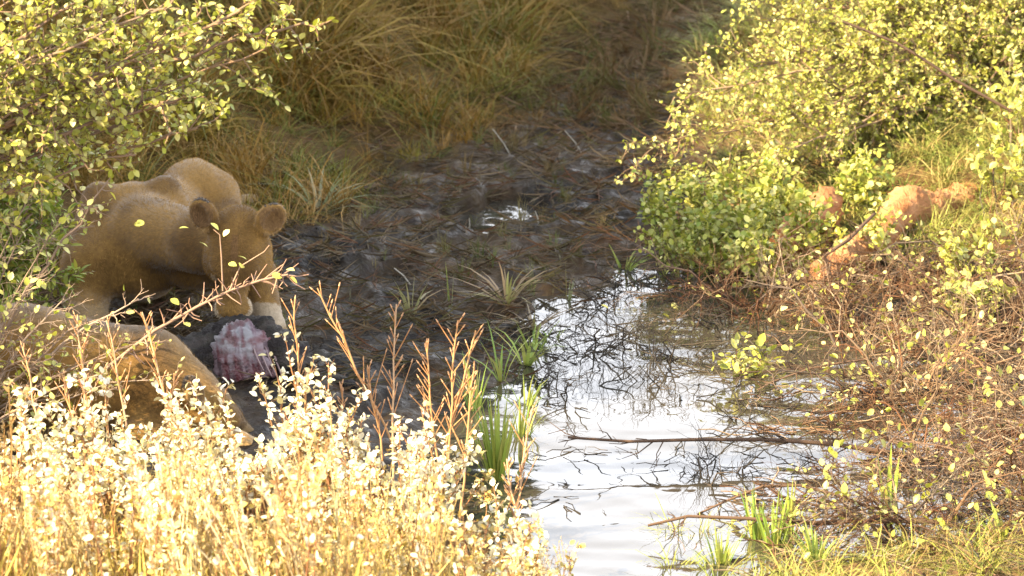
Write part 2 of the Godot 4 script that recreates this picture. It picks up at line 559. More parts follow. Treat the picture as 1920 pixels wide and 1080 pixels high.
func fur_coat(n: Dictionary, count: int, flow: Vector3, length: float, parent: Node) -> void:
	var st := start()
	for v in [Vector3(0.5, 0, 0), Vector3(0.05, 0.3, 1), Vector3(-0.5, 0, 0)]:
		st.set_color(Color.WHITE); st.set_normal(Vector3.UP); st.add_vertex(v)
	var hair := st.commit()
	var items := []
	var tri: int = n.idx.size() / 3
	for i in count:
		var t := (rng.randi() % tri) * 3
		var a: int = n.idx[t]
		var p: Vector3 = n.pos[a].lerp(n.pos[n.idx[t + 1]], rng.randf()).lerp(n.pos[n.idx[t + 2]], rng.randf() * 0.6)
		var nn: Vector3 = n.nor[a]
		var fl := flow - nn * flow.dot(nn)
		var d := (fl.normalized() + nn * 0.45 + rdir() * 0.25).normalized()
		var x := nn.cross(d).normalized()
		var y := d.cross(x)
		var L := length * rng.randf_range(0.6, 1.3) * (0.45 if n.nor[a].y > 0.2 and n.col[a].r > 0.415 else 1.0)
		var c: Color = n.col[a] * rng.randf_range(0.6, 1.45)
		items.append([Transform3D(Basis(x * 0.0013, y * 0.003, d * L), p - nn * 0.001), Color(c.r, c.g, c.b)])
	scatter("fur", hair, M.fur_hair, items, parent)

func head_prims(T: Transform3D) -> Array:
	# local head: +z towards the nose, +y crown, x across
	var B := T.basis
	var P := func(x: float, y: float, z: float) -> Vector3: return T * Vector3(x, y, z)
	var r := []
	r.append(ell(P.call(0, 0.01, -0.02), Vector3(0.098, 0.088, 0.120), B, 0.03))
	r.append(ell(P.call(0, 0.035, 0.055), Vector3(0.078, 0.055, 0.07), B, 0.04))
	for s in [-1.0, 1.0]:
		r.append(ell(P.call(0.062 * s, -0.03, 0.03), Vector3(0.050, 0.060, 0.075), B, 0.035))
		r.append(ell(P.call(0.046 * s, 0.052, 0.075), Vector3(0.024, 0.018, 0.03), B, 0.025))
		r.append(ell(P.call(0.027 * s, -0.034, 0.192), Vector3(0.034, 0.034, 0.040), B, 0.02))
	r.append(cap(P.call(0, 0.024, 0.08), P.call(0, 0.004, 0.205), 0.045, 0.034, 0.025))
	r.append(cap(P.call(0, -0.06, 0.08), P.call(0, -0.070, 0.182), 0.048, 0.028, 0.02))
	for s in [-1.0, 1.0]:
		var eb := B * Basis(Vector3.RIGHT, -0.8) * Basis(Vector3.UP, 0.4 * s) * Basis(Vector3.BACK, -0.5 * s)
		var ec: Vector3 = P.call(0.108 * s, 0.094, -0.078)
		r.append(ell(ec, Vector3(0.050, 0.060, 0.027), eb, 0.024))
		r.append(ell(ec + eb * Vector3(0, 0.006, 0.026), Vector3(0.030, 0.044, 0.024), eb, 0.012, true))
		r.append(ell(P.call(0.048 * s, 0.028, 0.108), Vector3(0.016, 0.012, 0.016), B, 0.012, true))
	return r

func lion_paint(T: Transform3D, q: Vector3, nn: Vector3, wet_y: float) -> Color:
	var c := Color(0.27, 0.155, 0.042)
	var v := n_mid.get_noise_3d(q.x * 40.0, q.y * 40.0, q.z * 40.0)
	c = c.lerp(Color(0.14, 0.077, 0.021), clampf(0.45 + v * 1.7, 0.0, 1.0))
	if q.y < wet_y: c = c.lerp(Color(0.40, 0.29, 0.15), 0.5)          # paler legs
	var l := T.affine_inverse() * q
	if l.length() < 0.3:
		for s in [-1.0, 1.0]:
			var e := l - Vector3(0.110 * s, 0.102, -0.082)
			if e.length() < 0.08 and l.y > 0.07:
				if nn.dot(T.basis.z) < -0.35 and e.length() < 0.075 and absf(l.x) > 0.088 and l.y > 0.098: c = Color(0.05, 0.036, 0.026)   # black back of the ear
				elif e.length() < 0.044: c = Color(0.17, 0.10, 0.05).lerp(c, 0.35)
				elif e.length() > 0.05 and absf(l.x) > 0.09: c = Color(0.40, 0.26, 0.11)
		if l.z > 0.15 and l.y < -0.012: c = c.lerp(Color(0.52, 0.44, 0.33), 0.75)   # whisker pads
		if absf(l.x) < 0.010 and l.z > -0.02 and l.z < 0.1 and l.y > 0.0: c = c.lerp(Color(0.15, 0.08, 0.035), 0.6)
		for s in [-1.0, 1.0]:
			if (l - Vector3(0.048 * s, 0.026, 0.11)).length() < 0.020: c = Color(0.05, 0.032, 0.018)
			elif (l - Vector3(0.058 * s, 0.0, 0.11)).length() < 0.028: c = c.lerp(Color(0.50, 0.40, 0.26), 0.6)
	return c

func lion(label: String, at: Vector3, prims: Array, T: Transform3D, flow: Vector3, leg_y: float) -> void:
	var t := thing("lion", label, "lion", at)
	var paint := func(q: Vector3, nn: Vector3) -> Color: return lion_paint(T, q, nn, leg_y)
	var body := net(prims, 0.010, paint, 0.004)
	var head := net(head_prims(T), 0.0055, paint, 0.002)
	var all := join([body, head])
	for i in all.pos.size(): all.pos[i] -= at
	part("body", net_mesh(all), M.fur, t)
	fur_coat(all, 90000, flow, 0.013, t)
	for s in [-1.0, 1.0]:
		var sm := SphereMesh.new(); sm.radius = 0.0125; sm.height = 0.025; sm.radial_segments = 12; sm.rings = 6
		var e := part("eye", sm, M.dark, t)
		e.position = T * Vector3(0.047 * s, 0.027, 0.103) - at
	var nose := net([ell(T * Vector3(0, 0.0, 0.232), Vector3(0.024, 0.014, 0.014), T.basis, 0.01), cap(T * Vector3(0, -0.006, 0.234), T * Vector3(0, -0.034, 0.230), 0.006, 0.004, 0.01)], 0.003, func(_q, _n): return Color(0.05, 0.03, 0.025))
	for i in nose.pos.size(): nose.pos[i] -= at
	part("nose", net_mesh(nose), M.dark, t)

func paw(a: Vector3, dir: Vector3) -> Array:
	var s := dir.cross(Vector3.UP).normalized()
	var r := [ell(a, Vector3(0.052, 0.04, 0.07), Basis.looking_at(dir, Vector3.UP), 0.03)]
	for k in [-1.5, -0.5, 0.5, 1.5]:
		r.append(ell(a + dir * (0.062 - 0.008 * absf(k)) + s * 0.023 * k - Vector3.UP * 0.008, Vector3(0.017, 0.022, 0.027), Basis.looking_at(dir, Vector3.UP), 0.012))
	return r

func make_lions() -> void:
	# the feeding lion: crouched facing the camera, shoulders high, head lowered over the carcass, rump behind
	var b := []
	b.append(cap(Vector3(-1.25, 0.26, 0.60), Vector3(-1.22, 0.22, 0.20), 0.155, 0.140, 0.05))       # barrel
	b.append(cap(Vector3(-1.22, 0.21, 0.20), Vector3(-1.15, 0.20, -0.20), 0.150, 0.120, 0.04))
	b.append(cap(Vector3(-1.115, 0.265, -0.24), Vector3(-1.10, 0.24, -0.40), 0.120, 0.105, 0.02))       # rump
	b.append(cap(Vector3(-1.27, 0.40, 0.52), Vector3(-1.22, 0.30, 0.02), 0.095, 0.06, 0.09))         # spine
	b.append(cap(Vector3(-1.22, 0.30, 0.02), Vector3(-1.12, 0.33, -0.30), 0.06, 0.04, 0.09))
	b.append(cap(Vector3(-1.385, 0.43, 0.50), Vector3(-1.41, 0.24, 0.66), 0.062, 0.095, 0.05))       # right shoulder blade
	b.append(cap(Vector3(-1.165, 0.455, 0.50), Vector3(-1.07, 0.26, 0.68), 0.058, 0.09, 0.045))       # left shoulder blade
	for k in 7:                                                                                        # ribs under the flank
		b.append(cap(Vector3(-1.385, 0.30, 0.36 - 0.06 * k), Vector3(-1.365, 0.14, 0.34 - 0.06 * k), 0.014, 0.012, 0.02))
	b.append(cap(Vector3(-1.22, 0.35, 0.64), Vector3(-1.02, 0.38, 0.90), 0.125, 0.098, 0.04))      # neck
	b.append(cap(Vector3(-1.02, 0.38, 0.90), Vector3(-0.92, 0.40, 1.02), 0.098, 0.085, 0.04))
	b.append(cap(Vector3(-1.05, 0.27, 0.68), Vector3(-0.84, 0.27, 0.90), 0.085, 0.062, 0.04))      # left foreleg
	b.append(cap(Vector3(-0.84, 0.27, 0.90), Vector3(-0.785, 0.13, 1.08), 0.060, 0.043, 0.03))
	b.append(cap(Vector3(-0.785, 0.13, 1.08), Vector3(-0.765, 0.05, 1.14), 0.043, 0.045, 0.03))
	b.append_array(paw(Vector3(-0.765, 0.045, 1.17), Vector3(0.1, 0, 1).normalized()))
	b.append(cap(Vector3(-1.39, 0.25, 0.66), Vector3(-1.42, 0.14, 0.72), 0.095, 0.072, 0.04))      # right foreleg
	b.append(cap(Vector3(-1.42, 0.14, 0.72), Vector3(-1.36, 0.07, 1.00), 0.070, 0.048, 0.03))
	b.append_array(paw(Vector3(-1.35, 0.05, 1.08), Vector3(0.1, 0, 1).normalized()))
	for s in [-1.0, 1.0]:
		var hx: float = -1.105 + 0.062 * s
		b.append(cap(Vector3(hx, 0.26, -0.30), Vector3(hx + 0.05 * s, 0.15, -0.04), 0.088, 0.07, 0.03))
		b.append(cap(Vector3(hx + 0.04 * s, 0.14, -0.02), Vector3(hx + 0.03 * s, 0.065, -0.28), 0.075, 0.045, 0.03))
		b.append(cap(Vector3(hx + 0.03 * s, 0.06, -0.28), Vector3(hx + 0.03 * s, 0.05, -0.08), 0.042, 0.04, 0.03))
		b.append_array(paw(Vector3(hx + 0.03 * s, 0.05, -0.04), Vector3(0, 0, 1)))
	b.append(cap(Vector3(-1.10, 0.27, -0.52), Vector3(-1.06, 0.12, -0.72), 0.035, 0.024, 0.03))
	b.append(cap(Vector3(-1.06, 0.12, -0.72), Vector3(-0.98, 0.08, -0.95), 0.024, 0.02, 0.02))
	b.append(cap(Vector3(-0.98, 0.08, -0.95), Vector3(-0.95, 0.08, -1.02), 0.032, 0.022, 0.02))
	var T := Transform3D(Basis(Vector3.RIGHT, deg_to_rad(62)).rotated(Vector3.UP, -0.06).rotated(Vector3.BACK, -0.05), Vector3(-0.893, 0.402, 1.07))
	lion("lion crouching over the carcass with its head lowered towards the camera", Vector3(-1.15, 0, 0.3), b, T, Vector3(-0.05, -0.6, -0.8), 0.16)
	# the lying lion: flank along the left edge, shoulders sloping down to a head at the carcass
	b = []
	var dz := 0.0
	b.append(cap(Vector3(-1.95, 0.19, 1.92 + dz), Vector3(-1.52, 0.21, 1.92 + dz), 0.18, 0.20, 0.06))
	b.append(cap(Vector3(-1.52, 0.21, 1.92 + dz), Vector3(-1.15, 0.18, 1.95 + dz), 0.20, 0.17, 0.06))
	b.append(cap(Vector3(-1.13, 0.22, 1.90), Vector3(-1.08, 0.12, 2.0), 0.10, 0.09, 0.05))
	b.append(cap(Vector3(-1.14, 0.20, 1.92), Vector3(-1.02, 0.13, 1.97), 0.135, 0.115, 0.05))
	b.append(cap(Vector3(-1.02, 0.13, 1.97), Vector3(-0.955, 0.10, 2.01), 0.115, 0.10, 0.04))
	b.append(cap(Vector3(-1.08, 0.12, 2.03), Vector3(-1.15, 0.05, 2.16), 0.08, 0.055, 0.04))
	b.append(cap(Vector3(-1.15, 0.05, 2.16), Vector3(-0.92, 0.045, 2.16), 0.052, 0.042, 0.03))
	b.append_array(paw(Vector3(-0.86, 0.05, 2.16), Vector3(1, 0, 0)))
	b.append(cap(Vector3(-2.0, 0.2, 1.98), Vector3(-1.74, 0.10, 2.10), 0.16, 0.09, 0.05))
	b.append(cap(Vector3(-1.74, 0.08, 2.12), Vector3(-1.98, 0.05, 2.2), 0.06, 0.045, 0.03))
	b.append_array(paw(Vector3(-1.75, 0.05, 2.24), Vector3(1, 0, 0.1).normalized()))
	var T2 := Transform3D(Basis(Vector3.RIGHT, deg_to_rad(28)).rotated(Vector3.UP, deg_to_rad(98)), Vector3(-0.965, 0.085, 2.03))
	lion("lion lying along the left edge behind pale leaves, shoulders sloping down to the carcass", Vector3(-1.5, 0, 1.95), b, T2, Vector3(-1, -0.35, 0), 0.07)

func make_carcass() -> void:
	var at := Vector3(-0.86, 0.0, 1.38)
	var t := thing("carcass", "torn grey and purple animal carcass in front of the crouching lion", "carcass", at)
	t.scale = Vector3(1.18, 0.95, 1.0)
	var hide := func(q: Vector3, nn: Vector3) -> Color:
		var v := n_mid.get_noise_3d(q.x * 90.0, q.y * 90.0, q.z * 90.0)
		return Color(0.012, 0.010, 0.008).lerp(Color(0.045, 0.038, 0.032), clampf(0.4 + v * 2.2, 0, 1))
	var body := [cap(Vector3(-0.18, 0.09, -0.03), Vector3(0.09, 0.08, -0.05), 0.09, 0.10, 0.05), ell(Vector3(0.0, 0.12, -0.06), Vector3(0.14, 0.125, 0.11), Basis(), 0.04),
		cap(Vector3(0.11, 0.09, -0.03), Vector3(0.20, 0.03, 0.02), 0.06, 0.03, 0.04), cap(Vector3(0.055, 0.235, -0.03), Vector3(0.13, 0.10, 0.05), 0.022, 0.035, 0.02), cap(Vector3(-0.12, 0.05, 0.07), Vector3(0.12, 0.03, 0.08), 0.035, 0.035, 0.03)]
	part("hide", net_mesh(net(body, 0.007, hide, 0.018)), M.hide, t)
	var meat := func(q: Vector3, nn: Vector3) -> Color:
		var v := n_mid.get_noise_3d(q.x * 420.0 + 7.0 + q.y * 60.0, q.y * 55.0, q.z * 60.0)
		var w := n_mid.get_noise_3d(q.x * 90.0, q.y * 90.0 + 20.0, q.z * 90.0)
		var c := Color(0.10, 0.026, 0.034).lerp(Color(0.19, 0.145, 0.165), clampf(0.45 + v * 2.0, 0, 1))
		c = c.lerp(Color(0.25, 0.245, 0.265).lerp(Color(0.14, 0.09, 0.11), clampf(v * 2.5, 0, 1)), smoothstep(0.10, 0.19, q.y + w * 0.07 + v * 0.09) * smoothstep(0.05, 0.02, q.x + w * 0.03))    # pale membrane
		c = c.lerp(Color(0.10, 0.018, 0.02), smoothstep(0.1, 0.4, w + v * 0.3) * 0.7)
		if q.y + w * 0.05 < 0.055: c = Color(0.05, 0.045, 0.045).lerp(Color(0.20, 0.19, 0.20), clampf(v * 2.5, 0, 1))
		return c
	var inner := [ell(Vector3(-0.005, 0.125, 0.02), Vector3(0.085, 0.125, 0.07), Basis(Vector3.RIGHT, -0.35), 0.02)]
	for i in 22:                                                                                       # hanging fibres and folds
		var u := rng.randf_range(-1.0, 1.0)
		var top := Vector3(u * 0.055, 0.225 - 0.07 * u * u - rng.randf() * 0.05, 0.035 + 0.01 * rng.randf())
		var low := Vector3(u * 0.09 + rng.randf_range(-0.02, 0.02), rng.randf_range(0.03, 0.10), 0.105 - 0.02 * u * u)
		var mid := top.lerp(low, 0.5) + Vector3(rng.randf_range(-0.012, 0.012), 0, 0.012)
		inner.append(cap(top, mid, 0.005, rng.randf_range(0.005, 0.010), 0.008))
		inner.append(cap(mid, low, rng.randf_range(0.005, 0.010), 0.006, 0.008))
	part("flesh", net_mesh(net(inner, 0.0042, meat, 0.022)), M.flesh, t)
	for i in 4:
		var st := start()
		var pts := []
		var x0 := 0.012 + 0.022 * i
		for k in 9:
			var u := k / 8.0
			pts.append(Vector3(x0 + 0.045 * u, 0.215 - 0.02 * i - 0.11 * u, 0.018 + 0.085 * sin(u * 1.7) + 0.004))
		tube(st, pts, 0.0034, 0.0022, Color.WHITE, 6)
		part("rib", st.commit(), M.bone, t)
	var leg := [cap(Vector3(0.17, 0.05, 0.0), Vector3(0.27, 0.04, 0.04), 0.034, 0.022, 0.03), cap(Vector3(0.27, 0.04, 0.04), Vector3(0.35, 0.015, 0.05), 0.020, 0.014, 0.02)]
	part("leg", net_mesh(net(leg, 0.007, hide, 0.004)), M.hide, t)

# ------------------------------------------------------------------ unseen trees placed to shade the middle and darken the pond reflection
func tree(label: String, foot: Vector3, crown: Vector3, rad: Vector3, clumps: int, group := "") -> void:
	foot.y = H(foot.x, foot.z) - 0.1
	var t := thing("tree", label, "tree", foot, group)
	var st := start()
	var c := crown - foot
	tube(st, arc(Vector3.ZERO, c - Vector3(0, rad.y * 0.3, 0), 0.0, 7, 0.12), 0.24, 0.12, Color(0.12, 0.09, 0.06), 9)
	for i in 14:
		var a := Vector3.ZERO.lerp(c, rng.randf_range(0.55, 0.9))
		var d := rdir() * rad * 0.8
		tube(st, arc(a, c + d, 0.15, 5, 0.12), 0.07, 0.015, Color(0.12, 0.09, 0.06), 5)
	part("trunk", st.commit(), M.wood, t)
	var items := []
	for i in clumps:
		var d := rdir()
		var lump := 0.78 + 0.35 * n_low.get_noise_3d(d.x * 130.0 + foot.x, d.y * 130.0, d.z * 130.0 + foot.z)
		var p := c + d * rad * pow(rng.randf(), 0.4) * lump * 1.15
		var s := rng.randf_range(0.16, 0.34)
		items.append([Transform3D(Basis.from_euler(Vector3(rng.randf() * TAU, rng.randf() * TAU, rng.randf() * TAU)).scaled(Vector3.ONE * s), p), pick([Color(0.05, 0.075, 0.02), Color(0.08, 0.10, 0.03), Color(0.04, 0.06, 0.02)])])
	scatter("crown", M.clump, M.leaf, items, t)

func seed_mesh() -> ArrayMesh:
	# a wisp of seed-bearing stems one unit tall
	var st := start()
	for i in 7:
		var lean := Vector3(rng.randf_range(-0.25, 0.25), 0, rng.randf_range(-0.25, 0.25))
		var foot := Vector3(rng.randf_range(-0.06, 0.06), 0, rng.randf_range(-0.06, 0.06))
		var h := rng.randf_range(0.6, 1.0)
		var pts := []
		for k in 5:
			var u := k / 4.0
			pts.append(foot + Vector3.UP * h * u + lean * u * u)
		tube(st, pts, 0.007, 0.003, Color.WHITE, 3)
		for k in 12:
			var u := rng.randf_range(0.62, 1.0)
			var p := foot + Vector3.UP * h * u + lean * u * u
			st.append_from(leaf_long, 0, leaf_at(p, (Vector3.UP * 1.1 + rdir()).normalized(), rng.randf_range(0.03, 0.055)))
	return st.commit()

func clump_mesh() -> ArrayMesh:
	var st := start()
	for i in 9:
		st.append_from(leaf_round, 0, leaf_at(rdir() * 0.35, rdir(), rng.randf_range(0.5, 0.75)))
	return st.commit()

func shaded(x: float, z: float, far: float) -> Vector3:   # the point far metres towards the sun from a spot on the ground
	return Vector3(x, 0, z) + SUN.normalized() * far

# ------------------------------------------------------------------ plants in view
const WOOD_BROWN := [Color(0.20, 0.13, 0.08), Color(0.27, 0.19, 0.13), Color(0.15, 0.10, 0.07)]
const WOOD_RED := [Color(0.085, 0.038, 0.018), Color(0.13, 0.062, 0.030), Color(0.045, 0.022, 0.012), Color(0.24, 0.16, 0.095), Color(0.30, 0.23, 0.16), Color(0.11, 0.09, 0.075)]
const YELLOW_GREEN := [Color(0.38, 0.39, 0.07), Color(0.48, 0.47, 0.12), Color(0.27, 0.31, 0.05), Color(0.54, 0.51, 0.22)]
const MID_GREEN := [Color(0.15, 0.21, 0.03), Color(0.26, 0.29, 0.04), Color(0.36, 0.34, 0.07), Color(0.20, 0.26, 0.04)]
const CREAM := [Color(0.66, 0.62, 0.46), Color(0.72, 0.69, 0.56), Color(0.56, 0.50, 0.24), Color(0.74, 0.72, 0.64)]
const STRAW := [Color(0.50, 0.36, 0.10), Color(0.56, 0.44, 0.15), Color(0.46, 0.34, 0.10), Color(0.42, 0.38, 0.10), Color(0.30, 0.18, 0.07)]
const OCHRE := [Color(0.25, 0.135, 0.022), Color(0.31, 0.18, 0.036), Color(0.16, 0.09, 0.016), Color(0.19, 0.145, 0.018), Color(0.33, 0.21, 0.075)]
const GRASS_GREEN := [Color(0.12, 0.22, 0.02), Color(0.20, 0.28, 0.03), Color(0.30, 0.33, 0.05)]

func make_shrubs() -> void:
	# upper left: sunlit round-leaved shrub arching in from the left edge
	var o := {"wood": WOOD_BROWN, "pal": YELLOW_GREEN, "twigs": 30, "twig_len": 0.20, "sub": 3, "leaves": 75.0, "leaf": 0.022, "from": 0.45, "rise": 0.15}
	shrub("shrub", "sunlit shrub with small yellow-green leaves arching in from the upper left corner", Vector3(-2.95, 0.15, 3.1), [
		Vector3(-0.575, 1.544, 3.080), Vector3(-0.696, 1.457, 3.030), Vector3(-0.888, 1.375, 3.080), Vector3(-0.896, 1.214, 2.980), Vector3(-0.949, 1.324, 3.130), Vector3(-1.076, 1.136, 2.980), Vector3(-0.988, 1.487, 3.180), Vector3(-0.864, 1.573, 3.230), Vector3(-1.054, 1.613, 3.280), Vector3(-1.167, 1.518, 3.180),
		Vector3(-1.148, 1.375, 3.080), Vector3(-1.259, 1.442, 3.180), Vector3(-1.260, 1.272, 3.030), Vector3(-1.337, 1.553, 3.280), Vector3(-1.375, 1.360, 3.080), Vector3(-1.417, 1.214, 2.980), Vector3(-1.202, 1.643, 3.280), Vector3(-1.395, 1.643, 3.280), Vector3(-1.105, 1.251, 3.080), Vector3(-1.322, 1.194, 3.030), Vector3(-0.950, 1.628, 3.280), Vector3(-0.762, 1.594, 3.180), Vector3(-1.438, 1.457, 3.180), Vector3(-1.200, 1.365, 3.180)], 0.16, 0.011, o)
	# lower left: dark glossy shrub in the shade beside the crouching lion
	o = {"wood": WOOD_BROWN, "pal": MID_GREEN, "twigs": 24, "twig_len": 0.16, "sub": 3, "leaves": 75.0, "leaf": 0.034, "from": 0.2, "mesh": leaf_long, "rise": 0.2}
	shrub("shrub", "shaded dark green shrub at the left edge beside the crouching lion", Vector3(-1.95, 0.0, 1.25), [
		Vector3(-1.577, 0.723, 1.200), Vector3(-1.471, 0.682, 1.250), Vector3(-1.423, 0.706, 1.200), Vector3(-1.537, 0.571, 1.300), Vector3(-1.470, 0.500, 1.300), Vector3(-1.609, 0.430, 1.300), Vector3(-1.485, 0.389, 1.350), Vector3(-1.422, 0.342, 1.300), Vector3(-1.590, 0.319, 1.350), Vector3(-1.633, 0.512, 1.200), Vector3(-1.640, 0.612, 1.100), Vector3(-1.530, 0.472, 1.400), Vector3(-1.518, 0.692, 0.900), Vector3(-1.606, 0.674, 0.900), Vector3(-1.527, 0.635, 1.200), Vector3(-1.460, 0.565, 1.200)], 0.05, 0.008, o)
	# bare twigs with few leaves over the lions
	o = {"wood": [Color(0.30, 0.23, 0.18), Color(0.22, 0.16, 0.12)], "pal": YELLOW_GREEN, "twigs": 24, "twig_len": 0.12, "sub": 3, "leaves": 9.0, "leaf": 0.024, "from": 0.15}
	shrub("shrub", "thin grey twigs with few leaves tangled in front of the lying lion", Vector3(-1.75, 0.05, 2.3), [
		Vector3(-1.450, 0.847, 2.200), Vector3(-1.339, 0.781, 2.200), Vector3(-1.207, 0.897, 2.200), Vector3(-1.382, 0.420, 2.350), Vector3(-1.157, 0.404, 2.350), Vector3(-1.256, 0.474, 2.300), Vector3(-1.014, 0.321, 2.350), Vector3(-1.446, 0.607, 2.300), Vector3(-1.126, 0.540, 2.300), Vector3(-1.351, 0.540, 2.300), Vector3(-1.510, 0.454, 2.350), Vector3(-1.219, 0.334, 2.400), Vector3(-1.064, 0.407, 2.300), Vector3(-1.485, 0.715, 2.200)], 0.04, 0.005, o)
	# the leaning branch across the crouching lion
	var br := thing("branch", "leaning thorny branch with a few round yellow leaves across the crouching lion", "branch", Vector3(-1.227, 0.324, 2.300))
	var st := start()
	var a := Vector3.ZERO
	var pts := [a, Vector3(-1.080, 0.441, 2.300) - br.position, Vector3(-0.950, 0.515, 2.300) - br.position, Vector3(-0.852, 0.565, 2.300) - br.position, Vector3(-0.755, 0.598, 2.300) - br.position, Vector3(-0.675, 0.615, 2.300) - br.position]
	tube(st, pts, 0.0058, 0.003, Color(0.27, 0.18, 0.13), 6)
	part("stem", st.commit(), M.wood, br)
	for i in 70:
		var f := rng.randf_range(0.3, 4.99)
		var p: Vector3 = pts[int(f)].lerp(pts[int(f) + 1], f - int(f))
		var d := (Vector3(rng.randf_range(-0.5, 0.7), rng.randf_range(-0.6, 1.0), rng.randf_range(-0.4, 0.4))).normalized()
		st = start()
		var L := rng.randf_range(0.02, 0.075)
		tube(st, [p, p + d * L * 0.5 + rdir() * 0.006, p + d * L], 0.0028, 0.0014, Color(0.33, 0.21, 0.15), 3)
		part("twig", st.commit(), M.wood, br)
	st = start()
	tube(st, [pts[3] + Vector3(-0.02, 0, 0), Vector3(-0.875, 0.673, 2.300) - br.position, Vector3(-0.879, 0.739, 2.300) - br.position, Vector3(-0.898, 0.755, 2.300) - br.position], 0.003, 0.0015, Color(0.33, 0.22, 0.16), 4)
	part("twig", st.commit(), M.wood, br)
	st = start()
	tube(st, [pts[3], Vector3(-0.819, 0.640, 2.300) - br.position, Vector3(-0.746, 0.686, 2.300) - br.position, Vector3(-0.730, 0.706, 2.300) - br.position], 0.003, 0.0015, Color(0.33, 0.22, 0.16), 4)
	part("twig", st.commit(), M.wood, br)
	for p in [Vector3(-0.970, 0.759, 2.300), Vector3(-0.940, 0.716, 2.300), Vector3(-0.850, 0.755, 2.300), Vector3(-0.906, 0.775, 2.300), Vector3(-0.854, 0.650, 2.300), Vector3(-0.825, 0.673, 2.300), Vector3(-0.723, 0.618, 2.300), Vector3(-0.680, 0.631, 2.300), Vector3(-0.670, 0.607, 2.300), Vector3(-0.816, 0.635, 2.300), Vector3(-1.030, 0.540, 2.300), Vector3(-0.991, 0.466, 2.300), Vector3(-1.106, 0.780, 2.300), Vector3(-1.119, 0.763, 2.300)]:
		var l := part("leaf", leaf_round, grass_mat(pick(YELLOW_GREEN)), br)
		l.transform = leaf_at(p - br.position, Vector3(rng.randf_range(-1, 1), rng.randf_range(-0.4, 0.4), 0.3), rng.randf_range(0.024, 0.036))
	# upper right: wide low shrub
	o = {"wood": WOOD_BROWN, "pal": YELLOW_GREEN, "twigs": 44, "twig_len": 0.30, "sub": 3, "leaves": 95.0, "leaf": 0.017, "from": 0.2, "rise": 0.1}
	shrub("shrub", "wide sunlit shrub of tiny yellow-green leaves filling the upper right corner", Vector3(2.35, 0.3, -1.9), [
		Vector3(0.516, 0.326, -0.800), Vector3(0.640, 0.461, -1.000), Vector3(0.735, 0.353, -0.900), Vector3(0.862, 0.528, -1.200), Vector3(0.928, 0.669, -1.400), Vector3(1.062, 0.568, -1.300), Vector3(1.010, 0.391, -1.000), Vector3(1.177, 0.428, -1.200), Vector3(1.271, 0.609, -1.500), Vector3(1.359, 0.488, -1.300), Vector3(1.477, 0.650, -1.600), Vector3(1.563, 0.508, -1.400),
		Vector3(1.677, 0.630, -1.600), Vector3(1.762, 0.487, -1.400), Vector3(1.877, 0.589, -1.600), Vector3(1.197, 0.690, -1.600), Vector3(1.032, 0.690, -1.500), Vector3(0.885, 0.277, -0.800), Vector3(1.127, 0.312, -1.000), Vector3(1.334, 0.388, -1.200), Vector3(1.570, 0.754, -1.800), Vector3(1.792, 0.734, -1.800), Vector3(1.328, 0.795, -1.800), Vector3(1.121, 0.814, -1.700), Vector3(1.460, 0.367, -1.300)], 0.10, 0.010, o)
	o = {"wood": WOOD_BROWN, "pal": MID_GREEN, "twigs": 26, "twig_len": 0.30, "sub": 3, "leaves": 34.0, "leaf": 0.03, "from": 0.1, "rise": 0.3}  # tall shrub mostly out of view, placed to darken the right water reflection
	shrub("shrub", "tall green shrub mostly out of view behind the upper right corner, placed to darken the water reflection", Vector3(2.4, 0.3, -2.8), [
		Vector3(1.5, 1.3, -2.9), Vector3(1.8, 1.9, -3.0), Vector3(2.2, 2.2, -2.9), Vector3(2.6, 2.1, -2.6), Vector3(3.0, 1.9, -2.7), Vector3(1.9, 1.2, -2.4), Vector3(2.4, 1.3, -2.3), Vector3(2.9, 1.2, -2.2), Vector3(1.6, 0.8, -2.6), Vector3(3.3, 1.4, -2.6), Vector3(2.0, 1.7, -2.6), Vector3(3.7, 1.8, -2.8), Vector3(3.4, 2.2, -3.0)], 0.1, 0.02, o)
	# leafy weeds on the right shore
	o = {"wood": [Color(0.14, 0.17, 0.05), Color(0.22, 0.18, 0.08)], "pal": MID_GREEN + YELLOW_GREEN, "twigs": 10, "twig_len": 0.11, "sub": 1, "leaves": 80.0, "leaf": 0.024, "from": 0.1, "rise": 0.3}
	var weeds := [[0.572, -0.25, "at the top edge of the white water"], [0.726, -0.35, "below the tips of the upper right shrub"], [0.868, -0.35, "left of the tan earth ledge"], [0.822, -0.6, "between the shrub and the shore"], [0.992, -0.55, "above the tan earth ledge"], [1.011, -0.2, "at the foot of the tan earth ledge"], [0.693, -0.2, "overhanging the far end of the water"], [0.925, -0.75, "under the upper right shrub"], [0.552, -0.5, "leftmost, at the edge of the mud"], [0.673, -0.7, "highest on the left, at the edge of the mud"], [0.891, -0.05, "hanging over the dark notch of the water"], [1.214, -0.75, "behind the bright part of the long ledge"]]
	for wd in weeds:
		var base := Vector3(wd[0] + 0.02, H(wd[0], wd[1] + 0.05), wd[1] + 0.05)
		var tips := []
		for k in 7: tips.append(base + Vector3(rng.randf_range(-0.13, 0.13), rng.randf_range(0.08, 0.24), rng.randf_range(-0.1, 0.12)))
		shrub("leafy_weed", "low green leafy weed " + wd[2], base, tips, 0.01, 0.003, o, "leafy weeds on the right shore", "weed")

